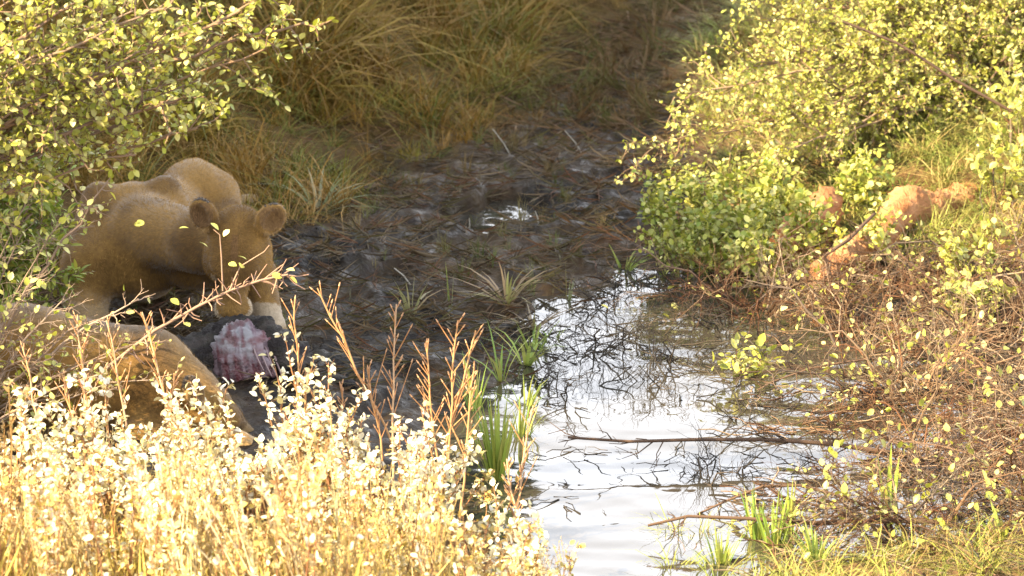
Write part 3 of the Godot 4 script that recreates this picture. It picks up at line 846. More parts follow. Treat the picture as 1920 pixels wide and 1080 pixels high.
func make_thicket() -> void:
	# brown brambles over the right half of the pond
	var o := {"wood": WOOD_RED, "pal": YELLOW_GREEN, "twigs": 17, "twig_len": 0.20, "sub": 3, "leaves": 2.2, "leaf": 0.024, "from": 0.08, "rise": 0.05, "wob": 0.02}
	var beds := [
		[Vector3(1.40, 0.02, 0.28), "bare reddish bramble at the foot of the tan earth ledge", 0.0], [Vector3(1.75, 0.05, 0.25), "bare reddish bramble with yellow leaf sprays at the right edge", 10.0],
		[Vector3(0.83, -0.02, 0.35), "dense brown twig clump forming the dark notch in the white water", 0.0], [Vector3(1.15, -0.02, 0.75), "tangle of bare brown twigs behind the dark notch in the water", 0.0], [Vector3(1.60, -0.02, 0.85), "dense bare brown bramble in the middle of the right thicket", 1.0],
		[Vector3(1.85, -0.02, 1.35), "bare brown bramble at the right edge above the long branch", 0.0], [Vector3(1.25, -0.02, 1.40), "bramble with a few yellow leaves reaching over the pale water", 2.5],
		[Vector3(1.70, -0.03, 1.95), "reddish twigs crossing the long fallen branch", 0.0], [Vector3(1.25, -0.03, 2.20), "thin reddish twigs standing in water below the long branch", 0.0],
		[Vector3(1.55, -0.02, 2.65), "orange-brown brambles behind the lower fallen branch", 0.0], [Vector3(1.75, 0.0, 3.05), "orange-brown brambles in the lower right corner", 2.0], [Vector3(1.15, 0.0, 3.0), "low brown twigs at the bottom edge right of the green blades", 3.0]]
	for bd in beds:
		var root: Vector3 = bd[0]
		root.y = maxf(H(root.x, root.z), -0.08)
		var tips := []
		for k in 17:
			var an := rng.randf() * TAU
			var L := rng.randf_range(0.18, 0.48)
			tips.append(root + Vector3(cos(an) * L * 1.1, maxf(0.0, -root.y) + rng.randf_range(0.0, 0.20), sin(an) * L))
		o.leaves = 1.2 + bd[2] * 0.7
		shrub("bramble", bd[1], root, tips, 0.08, 0.0045, o, "brown brambles over the right of the pond", "bramble")
	# leafy yellow sprays on the thicket
	o = {"wood": WOOD_RED, "pal": YELLOW_GREEN, "twigs": 8, "twig_len": 0.09, "sub": 1, "leaves": 60.0, "leaf": 0.03, "from": 0.2, "rise": 0.2}
	for sp in [[1.535, 0.25, 0.20, "in the middle of the right edge"], [1.716, -0.55, 0.26, "right of the tan earth ledge"], [1.563, 0.55, 0.14, "lowest on the right thicket"], [1.840, -0.95, 0.25, "at the right edge above the ledge"], [0.721, 1.15, 0.05, "over the dark notch in the water"], [1.222, 0.0, 0.2, "beside the forked dark stem"]]:
		var b := Vector3(sp[0], 0, sp[1])
		b.y = maxf(H(b.x, b.z), -0.05)
		var tips := []
		for k in 6: tips.append(b + Vector3(rng.randf_range(-0.12, 0.12), sp[2] + rng.randf_range(-0.05, 0.08), rng.randf_range(-0.1, 0.1)))
		shrub("leafy_spray", "spray of rounded yellow-green leaves " + sp[3], b, tips, 0.02, 0.003, o, "yellow leaf sprays on the right thicket", "shrub")
	# fallen branches
	fallen("long thin fallen branch lying straight across the pale water", [Vector3(0.171, 0.078, 2.200), Vector3(0.359, 0.065, 2.200), Vector3(0.554, 0.071, 2.200), Vector3(0.783, 0.071, 2.200), Vector3(0.978, 0.058, 2.200), Vector3(1.142, 0.031, 2.200), Vector3(1.306, 0.000, 2.200), Vector3(1.470, -0.037, 2.200)], 0.004, 0.010, 36, 0.13)
	fallen("lower fallen branch crossing behind the green blades near the bottom", [Vector3(0.394, 0.051, 3.050), Vector3(0.510, 0.079, 3.050), Vector3(0.680, 0.072, 3.050), Vector3(0.866, 0.059, 3.050), Vector3(1.051, 0.067, 3.050), Vector3(1.221, 0.063, 3.050), Vector3(1.345, 0.043, 3.050)], 0.004, 0.009, 22, 0.09)
	fallen("arched brown branch rising from the green blades by the bottom edge", [Vector3(0.521, -0.017, 2.750), Vector3(0.631, 0.036, 2.750), Vector3(0.740, 0.082, 2.750), Vector3(0.851, 0.085, 2.750), Vector3(0.961, 0.055, 2.750), Vector3(1.072, 0.011, 2.750)], 0.003, 0.006, 16, 0.08)
	fallen("arched twig over the water below the dark notch", [Vector3(0.747, -0.026, 1.350), Vector3(0.841, 0.027, 1.350), Vector3(0.961, 0.071, 1.350), Vector3(1.080, 0.093, 1.350), Vector3(1.234, 0.110, 1.350)], 0.002, 0.004, 14, 0.08)
	fallen("dark forked stem standing in front of the tan earth ledge", [Vector3(1.167, -0.076, 0.300), Vector3(1.112, 0.032, 0.280), Vector3(1.066, 0.175, 0.250), Vector3(1.151, 0.219, 0.200), Vector3(1.255, 0.266, 0.000)], 0.010, 0.006, 10, 0.12)
	fallen("dark slanting stem below the brightest part of the tan ledge", [Vector3(1.385, 0.178, -0.500), Vector3(1.477, 0.103, -0.450), Vector3(1.569, 0.037, -0.400), Vector3(1.675, -0.017, -0.300)], 0.007, 0.005, 8, 0.10)
	fallen("pale stem slanting over the right end of the thicket", [Vector3(1.612, 0.039, 0.600), Vector3(1.503, 0.113, 0.600), Vector3(1.398, 0.174, 0.550), Vector3(1.293, 0.254, 0.500)], 0.005, 0.003, 10, 0.1)
	fallen("brown stem crossing the upper right shrub", [Vector3(1.192, 0.766, -0.900), Vector3(1.386, 0.688, -0.900), Vector3(1.483, 0.629, -0.900), Vector3(1.600, 0.551, -0.900), Vector3(1.815, 0.432, -0.900)], 0.005, 0.006, 12, 0.12)
	# drowned twigs: thin dark stems poking from the bright water
	var dw := {"wood": [Color(0.035, 0.03, 0.025), Color(0.06, 0.05, 0.04)], "pal": MID_GREEN, "twigs": 9, "twig_len": 0.12, "sub": 1, "leaves": 0.0, "leaf": 0.02, "from": 0.1, "rise": 0.1, "wob": 0.02}
	for d in [[0.292, 0.25, "left of the far end of the white water"], [0.463, 0.0, "at the far shore of the white water"], [0.606, 0.15, "in the middle of the far white water"], [0.338, 0.75, "behind the green floating tuft"], [0.545, 0.95, "right of the green floating tuft"], [0.211, 0.9, "beside the arching reed"], [0.665, 0.55, "left of the dark notch"], [0.172, 1.35, "at the dark edge of the white water"], [0.615, 2.35, "rising behind the green blades at the bottom"], [0.484, 1.25, "in front of the green floating tuft"], [0.835, 0.75, "in the dark notch of the water"], [0.740, 1.7, "above the long fallen branch"]]:
		var b := Vector3(d[0], 0, d[1])
		b.y = -0.05
		var tips := []
		for k in 9:
			var an := rng.randf() * TAU
			tips.append(b + Vector3(cos(an) * rng.randf_range(0.06, 0.26), rng.randf_range(0.06, 0.17), sin(an) * rng.randf_range(0.05, 0.3)))
		shrub("drowned_twigs", "thin black twigs standing in water " + d[2], b, tips, 0.015, 0.0030, dw, "drowned twigs in the bright water", "twigs")

func fallen(label: String, pts: Array, r0: float, r1: float, n: int, tl: float) -> void:
	var at: Vector3 = pts[0]
	var t := thing("fallen_branch", label, "branch", at)
	var q := []
	for p in pts: q.append(p - at)
	var st := start()
	tube(st, q, r0, r1, Color(0.095, 0.062, 0.042), 7)
	part("stem", st.commit(), M.wood, t)
	for i in n:
		var f := rng.randf_range(0.0, q.size() - 1.01)
		var p: Vector3 = q[int(f)].lerp(q[int(f) + 1], f - int(f))
		var ax: Vector3 = (q[int(f)] - q[int(f) + 1]).normalized()
		var d := (ax * 0.7 + rdir()).normalized()
		d.y *= 0.6
		var L := tl * rng.randf_range(0.3, 1.2)
		st = start()
		var e := p + d * L
		tube(st, [p, p.lerp(e, 0.5) + rdir() * L * 0.08, e], 0.0028, 0.001, Color(0.085, 0.052, 0.035), 3)
		for k in 2:
			var s := p.lerp(e, rng.randf_range(0.3, 0.8))
			tube(st, [s, s + (d + rdir() * 0.8).normalized() * L * 0.4], 0.0014, 0.0008, Color(0.085, 0.052, 0.035), 3)
		part("twig", st.commit(), M.wood, t)

func make_clods() -> void:
	var red := func(q: Vector3, nn: Vector3) -> Color:
		var v := n_mid.get_noise_3d(q.x * 60.0, q.y * 60.0, q.z * 60.0)
		return Color(0.27, 0.115, 0.045).lerp(Color(0.46, 0.245, 0.125), clampf(0.5 + v, 0, 1))
	for c in [
		["long smooth tan earth ledge rising to the right edge above the brambles", [[Vector3(1.077, 0.063, 0.10), 0.068], [Vector3(1.188, 0.106, -0.05), 0.076], [Vector3(1.295, 0.127, -0.25), 0.076], [Vector3(1.407, 0.178, -0.50), 0.082], [Vector3(1.497, 0.147, -0.55), 0.076], [Vector3(1.614, 0.132, -0.70), 0.073], [Vector3(1.742, 0.134, -0.95), 0.080], [Vector3(1.888, 0.141, -1.05), 0.083], [Vector3(2.040, 0.149, -1.1), 0.086]]],
		["short reddish earth hump left of the long tan ledge", [[Vector3(0.952, 0.112, -0.15), 0.065], [Vector3(1.006, 0.143, -0.28), 0.070], [Vector3(1.113, 0.178, -0.5), 0.071]]]]:
		var pr := []
		var first := Vector3.ZERO
		var prev := Vector3.ZERO
		var pr_r := 0.0
		for k in c[1].size():
			var a: Array = c[1][k]
			var p: Vector3 = a[0]
			if k == 0: first = Vector3(p.x, H(p.x, p.z), p.z)
			else: pr.append(cap(prev - first, p - first, pr_r * 0.72, a[1] * 0.72, 0.03))
			var gy := minf(H(p.x, p.z) - 0.03, p.y)
			pr.append(cap(Vector3(p.x, gy, p.z - 0.02) - first, p - first, a[1] * 0.8, a[1] * 0.6, 0.05))
			prev = p; pr_r = a[1]
		var t := thing("earth_ledge", c[0], "earth ledge", first)
		part("soil", net_mesh(net(pr, 0.012, red, 0.03)), M.earth, t)

func scrub_height(x: float, z: float) -> float:   # how high the foreground growth reaches: it steps down towards the water and the lions
	var k := [[-1.65, 0.334], [-1.49, 0.334], [-1.02, 0.254], [-0.75, 0.222], [-0.62, 0.270], [-0.48, 0.254], [-0.25, 0.222], [-0.12, 0.125], [0.06, 0.012], [0.19, -0.109], [0.37, -0.134]]
	var y: float = k[-1][1]
	for i in k.size() - 1:
		if x <= k[i + 1][0]:
			y = remap(x, k[i][0], k[i + 1][0], k[i][1], k[i + 1][1])
			break
	return y + 0.275 * (z - 3.0)

func make_foreground() -> void:
	# sunlit pale-leaved scrub along the bottom left
	var o := {"wood": [Color(0.34, 0.19, 0.09), Color(0.26, 0.12, 0.06)], "pal": CREAM, "twigs": 15, "twig_len": 0.055, "sub": 1, "leaves": 85.0, "leaf": 0.021, "from": 0.2, "rise": 0.6, "mat": M.pale_leaf}
	var spots := [
		[Vector3(-1.443, 0.462, 3.00), "in the lower left corner"], [Vector3(-1.262, 0.481, 2.95), "left of the reddish stalk pair"], [Vector3(-1.129, 0.395, 3.05), "second from the left edge"], [Vector3(-0.922, 0.444, 2.90), "whose tip stands against the lying lion's shoulder"], [Vector3(-0.800, 0.318, 3.15), "below the lying lion's head"],
		[Vector3(-0.658, 0.552, 2.85), "tallest, its white tip beside the crouching lion's paw"], [Vector3(-0.692, 0.326, 3.15), "under the carcass"], [Vector3(-0.528, 0.430, 3.00), "right of the carcass"], [Vector3(-0.414, 0.340, 3.20), "below the carcass's leg"], [Vector3(-0.321, 0.402, 3.25), "with the rounded white crown left of the yellow stalks"],
		[Vector3(-1.350, 0.381, 3.00), "second from the left corner, with a nodding head"], [Vector3(-0.978, 0.349, 3.00), "slender, under the lying lion's flank"], [Vector3(-0.593, 0.435, 2.90), "slender, just right of the tallest one"], [Vector3(-0.263, 0.411, 3.05), "slender, below the orange stalks"], [Vector3(-1.002, 0.351, 3.35), "in the middle of the left foreground"], [Vector3(-1.305, 0.351, 3.35), "at the left edge, half up the scrub"], [Vector3(-0.045, 0.282, 3.55), "at the water's dark edge"], [Vector3(0.074, 0.186, 3.65), "rightmost, at the bottom beside the pale water"]]
	for s in spots:
		var top: Vector3 = s[0]
		var base := Vector3(top.x + rng.randf_range(0.02, 0.10), 0, top.z + 0.08)
		base.y = H(base.x, base.z)
		var tips := [top]
		for k in (3 if top.x > -0.18 else 6): tips.append(base.lerp(top, rng.randf_range(0.5, 0.92)) + Vector3(rng.randf_range(-0.17, 0.15), 0, rng.randf_range(-0.12, 0.12)))
		shrub("pale_shrub", "sunlit pale cream-leaved shrub " + s[1], base, tips, 0.01, 0.0042, o, "pale cream-leaved shrubs along the bottom left", "shrub")
	# the mass below them, nobody could count
	var leaves := []
	var st := start()
	for i in 330:
		var x := rng.randf_range(-1.62, 0.22)
		var z := rng.randf_range(2.5, 4.7)
		if n_mid.get_noise_2d(x * 28.0, z * 28.0) < -0.12: continue
		var g := H(x, z)
		var hmax := scrub_height(x, z) - n_mid.get_noise_1d(x * 320.0) * 0.23 - 0.03 - g
		if hmax < 0.05: continue
		var h := minf(hmax, 0.6) * rng.randf_range(0.6, 1.0)
		limb(st, leaves, Vector3(x, g, z), Vector3(x + rng.randf_range(-0.1, 0.1), g + h, z + rng.randf_range(-0.08, 0.08)), 0.0, 0.003, {"wood": o.wood, "pal": CREAM + STRAW, "twigs": 9, "twig_len": 0.06, "sub": 1, "leaves": 70.0, "leaf": 0.020, "from": 0.2, "rise": 0.6})
	var us := thing("undergrowth", "mass of sunlit cream and yellow leaves along the bottom left", "undergrowth")
	us.set_meta("kind", "stuff")
	part("stems", st.commit(), M.wood, us).set_meta("kind", "stuff")
	scatter("foliage", leaf_round, M.pale_leaf, leaves, us)
	# yellow grass in it
	var items := []
	for i in 800:
		var x := rng.randf_range(-1.65, 0.2)
		var z := rng.randf_range(2.35, 4.6)
		var g := H(x, z)
		var h := minf((scrub_height(x, z) - 0.09 - g) * rng.randf_range(0.5, 1.05), 0.55)
		if h < 0.06: continue
		items.append([Transform3D(Basis(Vector3.UP, rng.randf() * TAU).scaled(Vector3(0.9, 1, 0.9) * h).rotated(Vector3.BACK, rng.randf_range(-0.5, 0.5)), Vector3(x, g - 0.01, z)), pick(STRAW)])
	var gr := scatter("yellow_grass", M.tuft_a, M.grass, items, self)
	tag(gr, "sunlit dry yellow grass among the cream leaves at the bottom left", "grass", "", "stuff")
	items = []
	for i in 560:
		var x := rng.randf_range(-1.65, 0.17)
		var z := rng.randf_range(2.6, 4.6)
		var top := scrub_height(x, z) + 0.17 * rng.randf() * rng.randf() - n_mid.get_noise_1d(x * 380.0 + 200.0) * 0.23 - 0.04
		if n_mid.get_noise_2d(x * 16.0 + 8.0, z * 16.0) < -0.08: continue
		var g := H(x, z)
		var h := minf((top - g) * rng.randf_range(0.6, 1.05), 0.62)
		if h < 0.1: continue
		items.append([Transform3D(Basis(Vector3.UP, rng.randf() * TAU).scaled(Vector3(0.8, 1, 0.8) * h).rotated(Vector3.BACK, rng.randf_range(-0.15, 0.4)), Vector3(x, g - 0.01, z)), pick([Color(0.60, 0.48, 0.22), Color(0.70, 0.62, 0.40), Color(0.50, 0.38, 0.15), Color(0.34, 0.19, 0.08)])])
	var sg := scatter("seed_grass", M.seeds, M.grass, items, self)
	tag(sg, "tall sunlit yellow-white grass with seed heads in the left foreground", "grass", "", "stuff")
	# dry stalks
	for s in [
		[Vector3(-0.585, 0.586, 2.35), -0.305, 1, "tallest, leaning left, right of the carcass"], [Vector3(-0.653, 0.553, 2.35), -0.633, 1, "upright, beside the white tip of the tallest pale shrub"], [Vector3(-1.113, 0.512, 2.35), -0.997, 0, "thick pair standing before the lying lion's shoulder"], [Vector3(-1.217, 0.499, 2.4), -1.138, 0, "left of the pair before the lying lion"],
		[Vector3(-1.303, 0.516, 2.4), -1.266, 0, "thin, before the lying lion's back"], [Vector3(-0.106, 0.557, 2.75), -0.251, 1, "orange, leaning right above the yellow stems"], [Vector3(-0.158, 0.589, 2.75), -0.204, 1, "orange, upright above the yellow stems"], [Vector3(-0.252, 0.524, 2.75), -0.204, 1, "orange, left of the yellow stems"], [Vector3(-0.342, 0.599, 2.6), -0.356, 0, "thin and green, left of the orange stalks"],
		[Vector3(-0.430, 0.404, 2.6), -0.364, 1, "short, between carcass leg and orange stalks"], [Vector3(-0.110, 0.457, 2.8), -0.156, 1, "orange, rightmost of the bundle"], [Vector3(-1.466, 0.430, 2.45), -1.390, 0, "near the left edge"], [Vector3(-1.009, 0.361, 2.5), -1.051, 1, "short, below the lying lion's neck"], [Vector3(-1.346, 0.361, 2.5), -1.274, 1, "short, in the lower left scrub"], [Vector3(-0.510, 0.354, 2.6), -0.491, 1, "short, right of the carcass"], [Vector3(-0.015, 0.266, 3.1), 0.031, 0, "pale, leaning over the dark water"], [Vector3(0.062, 0.398, 3.0), -0.015, 0, "pale, at the dark edge of the white water"]]:
		stalk("dry reddish seed stalk, " + s[3], Vector3(s[1], 0, s[0].z + 0.1), s[0], s[2])

func stalk(label: String, foot: Vector3, tip: Vector3, kind: int) -> void:
	foot.y = H(foot.x, foot.z) - 0.01
	var t := thing("dry_stalk", label, "stalk", foot, "dry stalks above the foreground scrub")
	var v := tip - foot
	var low := Color(0.42, 0.32, 0.09)
	var st := start()
	var pts := arc(Vector3.ZERO, v, 0.01, 7, 0.006)
	tube(st, pts, 0.0042, 0.0022, Color(0.42, 0.24, 0.11) if kind else Color(0.46, 0.31, 0.19), 6)
	part("stem", st.commit(), M.wood, t)
	var L := v.length()
	for i in 20:
		var f := lerpf(0.4, 0.98, (i + rng.randf()) / 20.0)
		var k := f * 6.99
		var p: Vector3 = pts[int(k)].lerp(pts[mini(int(k) + 1, 7)], k - int(k))
		var d := (v.normalized() * 1.2 + Vector3(rng.randf_range(-1, 1), 0.1, rng.randf_range(-0.7, 0.7))).normalized()
		var len_ := L * rng.randf_range(0.06, 0.16) * (1.4 - f)
		if i % 5 == 0: len_ *= 2.0
		st = start()
		var e := p + d * len_
		tube(st, [p, p.lerp(e, 0.5), e], 0.0021, 0.0016, Color(0.42, 0.22, 0.10), 3)
		tube(st, [e, e + d * 0.012], 0.0028, 0.0012, Color(0.50, 0.30, 0.17), 4)
		part("twig", st.commit(), M.wood, t)

func make_grass() -> void:
	# grass on the far bank: uncountable
	var items := []
	for i in 11000:
		var x := rng.randf_range(-3.2, 1.6)
		var z := rng.randf_range(-6.5, 0.2)
		var q := bank_left(x, z)
		if q < -0.08 or (q < 0.25 and rng.randf() > 0.7): continue
		var gap := n_mid.get_noise_2d(x * 13.0 + 31.0, z * 13.0)
		if gap < -0.22: continue
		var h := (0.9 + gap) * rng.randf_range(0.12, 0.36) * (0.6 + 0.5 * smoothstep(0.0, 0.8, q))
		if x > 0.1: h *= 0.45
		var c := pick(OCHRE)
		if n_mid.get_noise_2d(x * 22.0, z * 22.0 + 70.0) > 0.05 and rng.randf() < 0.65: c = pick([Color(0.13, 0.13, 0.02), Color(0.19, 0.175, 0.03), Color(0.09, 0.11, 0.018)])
		var y := H(x, z)
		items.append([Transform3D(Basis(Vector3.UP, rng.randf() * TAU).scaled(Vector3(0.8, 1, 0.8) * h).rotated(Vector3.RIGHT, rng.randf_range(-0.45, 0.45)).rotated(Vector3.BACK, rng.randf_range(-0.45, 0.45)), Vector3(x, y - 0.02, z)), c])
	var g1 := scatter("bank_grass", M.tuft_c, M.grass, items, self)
	tag(g1, "tall dry ochre and olive grass covering the far bank in shade", "grass", "", "stuff")
	# matted dead grass and stems on the mud
	items = []
	for i in 19000:
		var x := rng.randf_range(-1.7, 1.3)
		var z := rng.randf_range(-5.2, 1.6)
		if bank_left(x, z) > 0.4 or pond_dist(x, z) < -0.05: continue
		if n_mid.get_noise_2d(x * 35.0, z * 35.0) < -0.12 and z > -2.2: continue
		var y := H(x, z)
		var s := rng.randf_range(0.04, 0.20)
		var dry := z < -2.0
		items.append([Transform3D(Basis.from_euler(Vector3(rng.randf_range(-0.25, 0.25) + 1.45, rng.randf() * TAU, 0)).scaled(Vector3.ONE * s), Vector3(x, y + 0.006, z)), pick([Color(0.16, 0.085, 0.04), Color(0.08, 0.045, 0.024), Color(0.22, 0.14, 0.08), Color(0.055, 0.04, 0.02), Color(0.10, 0.085, 0.028)] if dry else [Color(0.10, 0.070, 0.036), Color(0.04, 0.028, 0.016), Color(0.17, 0.13, 0.085), Color(0.075, 0.065, 0.024), Color(0.12, 0.055, 0.028)])])
	for i in 2600:
		var x := rng.randf_range(-1.6, 1.2)
		var z := rng.randf_range(-5.2, 1.2)
		if bank_left(x, z) > 0.3 or pond_dist(x, z) < 0.0: continue
		var far := smoothstep(-2.0, -3.0, z)
		if n_mid.get_noise_2d(x * 11.0 + 3.0, z * 16.0) + far * 0.3 < 0.10: continue
		var yaw := rng.randf_range(-0.9, 0.9) + (PI if rng.randf() < 0.5 else 0.0)
		items.append([Transform3D(Basis.from_euler(Vector3(0, yaw, 0)) * Basis(Vector3.BACK, rng.randf_range(1.05, 1.5)).scaled(Vector3(0.55, 1.0, 0.55) * rng.randf_range(0.10, 0.26)), Vector3(x, H(x, z) + 0.004, z)), pick([Color(0.12, 0.068, 0.028), Color(0.065, 0.055, 0.018), Color(0.15, 0.085, 0.045), Color(0.04, 0.027, 0.014)])])
	var g2 := scatter("dead_grass", M.straw, M.grass, items, self)
	tag(g2, "matted dead grass and stems trodden into the dark mud", "dead grass", "", "stuff")
	# sparse olive grass coming up through the mud
	items = []
	for i in 900:
		var x := rng.randf_range(-1.6, 1.0)
		var z := rng.randf_range(-5.2, 0.9)
		if bank_left(x, z) > 0.15 or pond_dist(x, z) < 0.02 or n_mid.get_noise_2d(x * 14.0 + 5.0, z * 14.0) < 0.06: continue
		var h := rng.randf_range(0.05, 0.15)
		items.append([Transform3D(Basis(Vector3.UP, rng.randf() * TAU).scaled(Vector3.ONE * h).rotated(Vector3.RIGHT, rng.randf_range(-0.6, 0.6)), Vector3(x, H(x, z) - 0.01, z)), pick([Color(0.15, 0.15, 0.05), Color(0.20, 0.14, 0.06), Color(0.10, 0.12, 0.035)])])
	for i in 800:
		var x := rng.randf_range(-0.3, 1.3)
		var z := rng.randf_range(-5.4, -2.3)
		if bank_left(x, z) > 0.2 or n_mid.get_noise_2d(x * 12.0, z * 12.0 + 33.0) < -0.08: continue
		var h := rng.randf_range(0.08, 0.24)
		items.append([Transform3D(Basis(Vector3.UP, rng.randf() * TAU).scaled(Vector3.ONE * h).rotated(Vector3.RIGHT, rng.randf_range(-0.8, 0.8)).rotated(Vector3.BACK, rng.randf_range(-0.8, 0.8)), Vector3(x, H(x, z) - 0.01, z)), pick([Color(0.15, 0.085, 0.035), Color(0.11, 0.095, 0.028), Color(0.20, 0.13, 0.065), Color(0.09, 0.105, 0.022)])])
	var g5 := scatter("mud_grass", M.tuft_b, M.grass, items, self)
	tag(g5, "sparse olive grass coming up through the dark mud", "grass", "", "stuff")
	# green grass on the far right ground and behind the ledge
	items = []
	for i in 5200:
		var x := rng.randf_range(0.35, 3.2)
		var z := rng.randf_range(-5.5, -0.2)
		if bank_right(x, z) < 0.02 or x < 0.75 + 0.25 * n_mid.get_noise_2d(x * 12.0, z * 12.0): continue
		var h := rng.randf_range(0.06, 0.20)
		items.append([Transform3D(Basis(Vector3.UP, rng.randf() * TAU).scaled(Vector3.ONE * h).rotated(Vector3.BACK, rng.randf_range(-0.5, 0.5)), Vector3(x, H(x, z) - 0.01, z)), pick([Color(0.20, 0.24, 0.05), Color(0.28, 0.28, 0.08), Color(0.33, 0.25, 0.10), Color(0.14, 0.20, 0.04)])])
	var g3 := scatter("short_grass", M.tuft_c, M.grass, items, self)
	tag(g3, "short green and straw grass on the sunlit right bank", "grass", "", "stuff")
	items = []
	for i in 800:
		var x := rng.randf_range(0.45, 2.6)
		var z := rng.randf_range(2.85, 4.1)
		if pond_dist(x, z) < 0.0 and rng.randf() < 0.75: continue
		if n_mid.get_noise_2d(x * 14.0, z * 14.0 + 90.0) < -0.1: continue
		var h := rng.randf_range(0.06, 0.2)
		items.append([Transform3D(Basis(Vector3.UP, rng.randf() * TAU).scaled(Vector3.ONE * h).rotated(Vector3.BACK, rng.randf_range(-0.5, 0.5)), Vector3(x, maxf(H(x, z), -0.03) - 0.01, z)), pick([Color(0.26, 0.28, 0.05), Color(0.34, 0.33, 0.08), Color(0.30, 0.20, 0.08), Color(0.16, 0.20, 0.04), Color(0.14, 0.08, 0.04)])])
	var g7 := scatter("shore_grass", M.tuft_c, M.grass, items, self)
	tag(g7, "low yellow-green and straw grass along the bottom right shore", "grass", "", "stuff")
	# sticks and litter afloat under the thicket
	items = []
	for i in 6500:
		var x := rng.randf_range(0.72, 2.5)
		var z := rng.randf_range(-0.2, 3.9)
		if n_mid.get_noise_2d(x * 25.0 + 11.0, z * 25.0) + smoothstep(0.85, 1.7, x) * 0.6 < 0.2: continue
		if x < 1.2 and z > 0.15 and z < 1.5 and rng.randf() < 0.8: continue
		var y := maxf(H(x, z), 0.0) + rng.randf_range(0.0, 0.035)
		items.append([Transform3D(Basis.from_euler(Vector3(rng.randf_range(1.25, 1.75), rng.randf() * TAU, 0)).scaled(Vector3.ONE * rng.randf_range(0.05, 0.16)), Vector3(x, y, z)), pick(WOOD_RED)])
	var g4 := scatter("twig_litter", M.stick, M.wood, items, self)
	tag(g4, "brown sticks and twig litter floating under the right thicket", "twig litter", "", "stuff")
	items = []
	for i in 520:
		var x := rng.randf_range(0.05, 0.95)
		var z := rng.randf_range(-0.2, 2.9)
		if pond_dist(x, z) > -0.03 or n_mid.get_noise_2d(x * 20.0, z * 14.0 + 50.0) < 0.02 + 0.18 * smoothstep(1.2, 2.4, z): continue
		items.append([Transform3D(Basis.from_euler(Vector3(rng.randf_range(1.2, 1.6), rng.randf() * TAU, 0)).scaled(Vector3.ONE * rng.randf_range(0.04, 0.15)), Vector3(x, 0.004, z)), pick([Color(0.035, 0.03, 0.022), Color(0.07, 0.055, 0.04), Color(0.02, 0.018, 0.015)])])
	var g6 := scatter("floating_stems", M.stick, M.wood, items, self)
	tag(g6, "fine dark stems littering the bright water", "stems", "", "stuff")
	# countable tufts
	for a in [
		["bright green grass clump standing in the dark water right of the yellow stalks", -0.045, 2.40, 60, 0.36, 0.14, 0.011, 0.3], ["small green tuft floating alone on the white water", 0.453, 0.98, 14, 0.05, 0.16, 0.008, 0.2],
		["green sprout of a few upright blades among the right brambles", 1.123, 2.6, 6, 0.24, 0.11, 0.016, 0.1], ["yellow-green blades standing at the bottom right beside the arched branch", 0.714, 3.0, 20, 0.22, 0.12, 0.011, 0.25], ["yellow-green blades right of the bottom clump", 0.810, 2.95, 16, 0.24, 0.10, 0.011, 0.2], ["low green grass at the bottom edge of the pale water", 0.489, 3.25, 18, 0.10, 0.13, 0.009, 0.4],
		["green grass in the lower right corner", 1.419, 3.1, 20, 0.16, 0.14, 0.009, 0.5], ["green shore grass at the far left corner of the white water", 0.394, -0.25, 18, 0.11, 0.16, 0.009, 0.5], ["green reed with a splayed top behind the bright green clump", -0.035, 1.25, 8, 0.24, 0.16, 0.009, 0.8],
		["thin green and straw blades at the dark left edge of the water, lowest clump", 0.025, 1.9, 22, 0.22, 0.12, 0.006, 0.4], ["thin green and straw blades at the left edge of the water, middle clump", 0.042, 1.55, 22, 0.20, 0.12, 0.006, 0.5], ["thin green blades at the left edge of the water, upper clump", 0.071, 0.85, 20, 0.16, 0.13, 0.006, 0.6], ["thin green blades left of the bright green clump", -0.118, 1.6, 20, 0.24, 0.12, 0.006, 0.4], ["arching reed bending over the left edge of the white water", 0.044, 1.05, 9, 0.20, 0.22, 0.011, 0.9], ["short green blades on the shore left of the white water", 0.134, 0.7, 10, 0.14, 0.12, 0.010, 0.6], ["yellow-green grass at the bottom edge right of the pale water", 0.596, 3.25, 26, 0.20, 0.13, 0.009, 0.4], ["tall yellow-green blades in the middle of the bottom right clump", 0.756, 3.1, 22, 0.26, 0.11, 0.010, 0.3], ["yellow-green grass at the bottom edge under the arched branch", 0.868, 3.3, 22, 0.18, 0.14, 0.009, 0.5], ["low green tuft at the foot of the weeds", 0.543, -0.2, 12, 0.08, 0.12, 0.008, 0.5]]:
		tuft("grass_tuft", a[0], Vector3(a[1], 0, a[2]), a[3], a[4], a[5], a[6], GRASS_GREEN, a[7], "green grass tufts around the water")
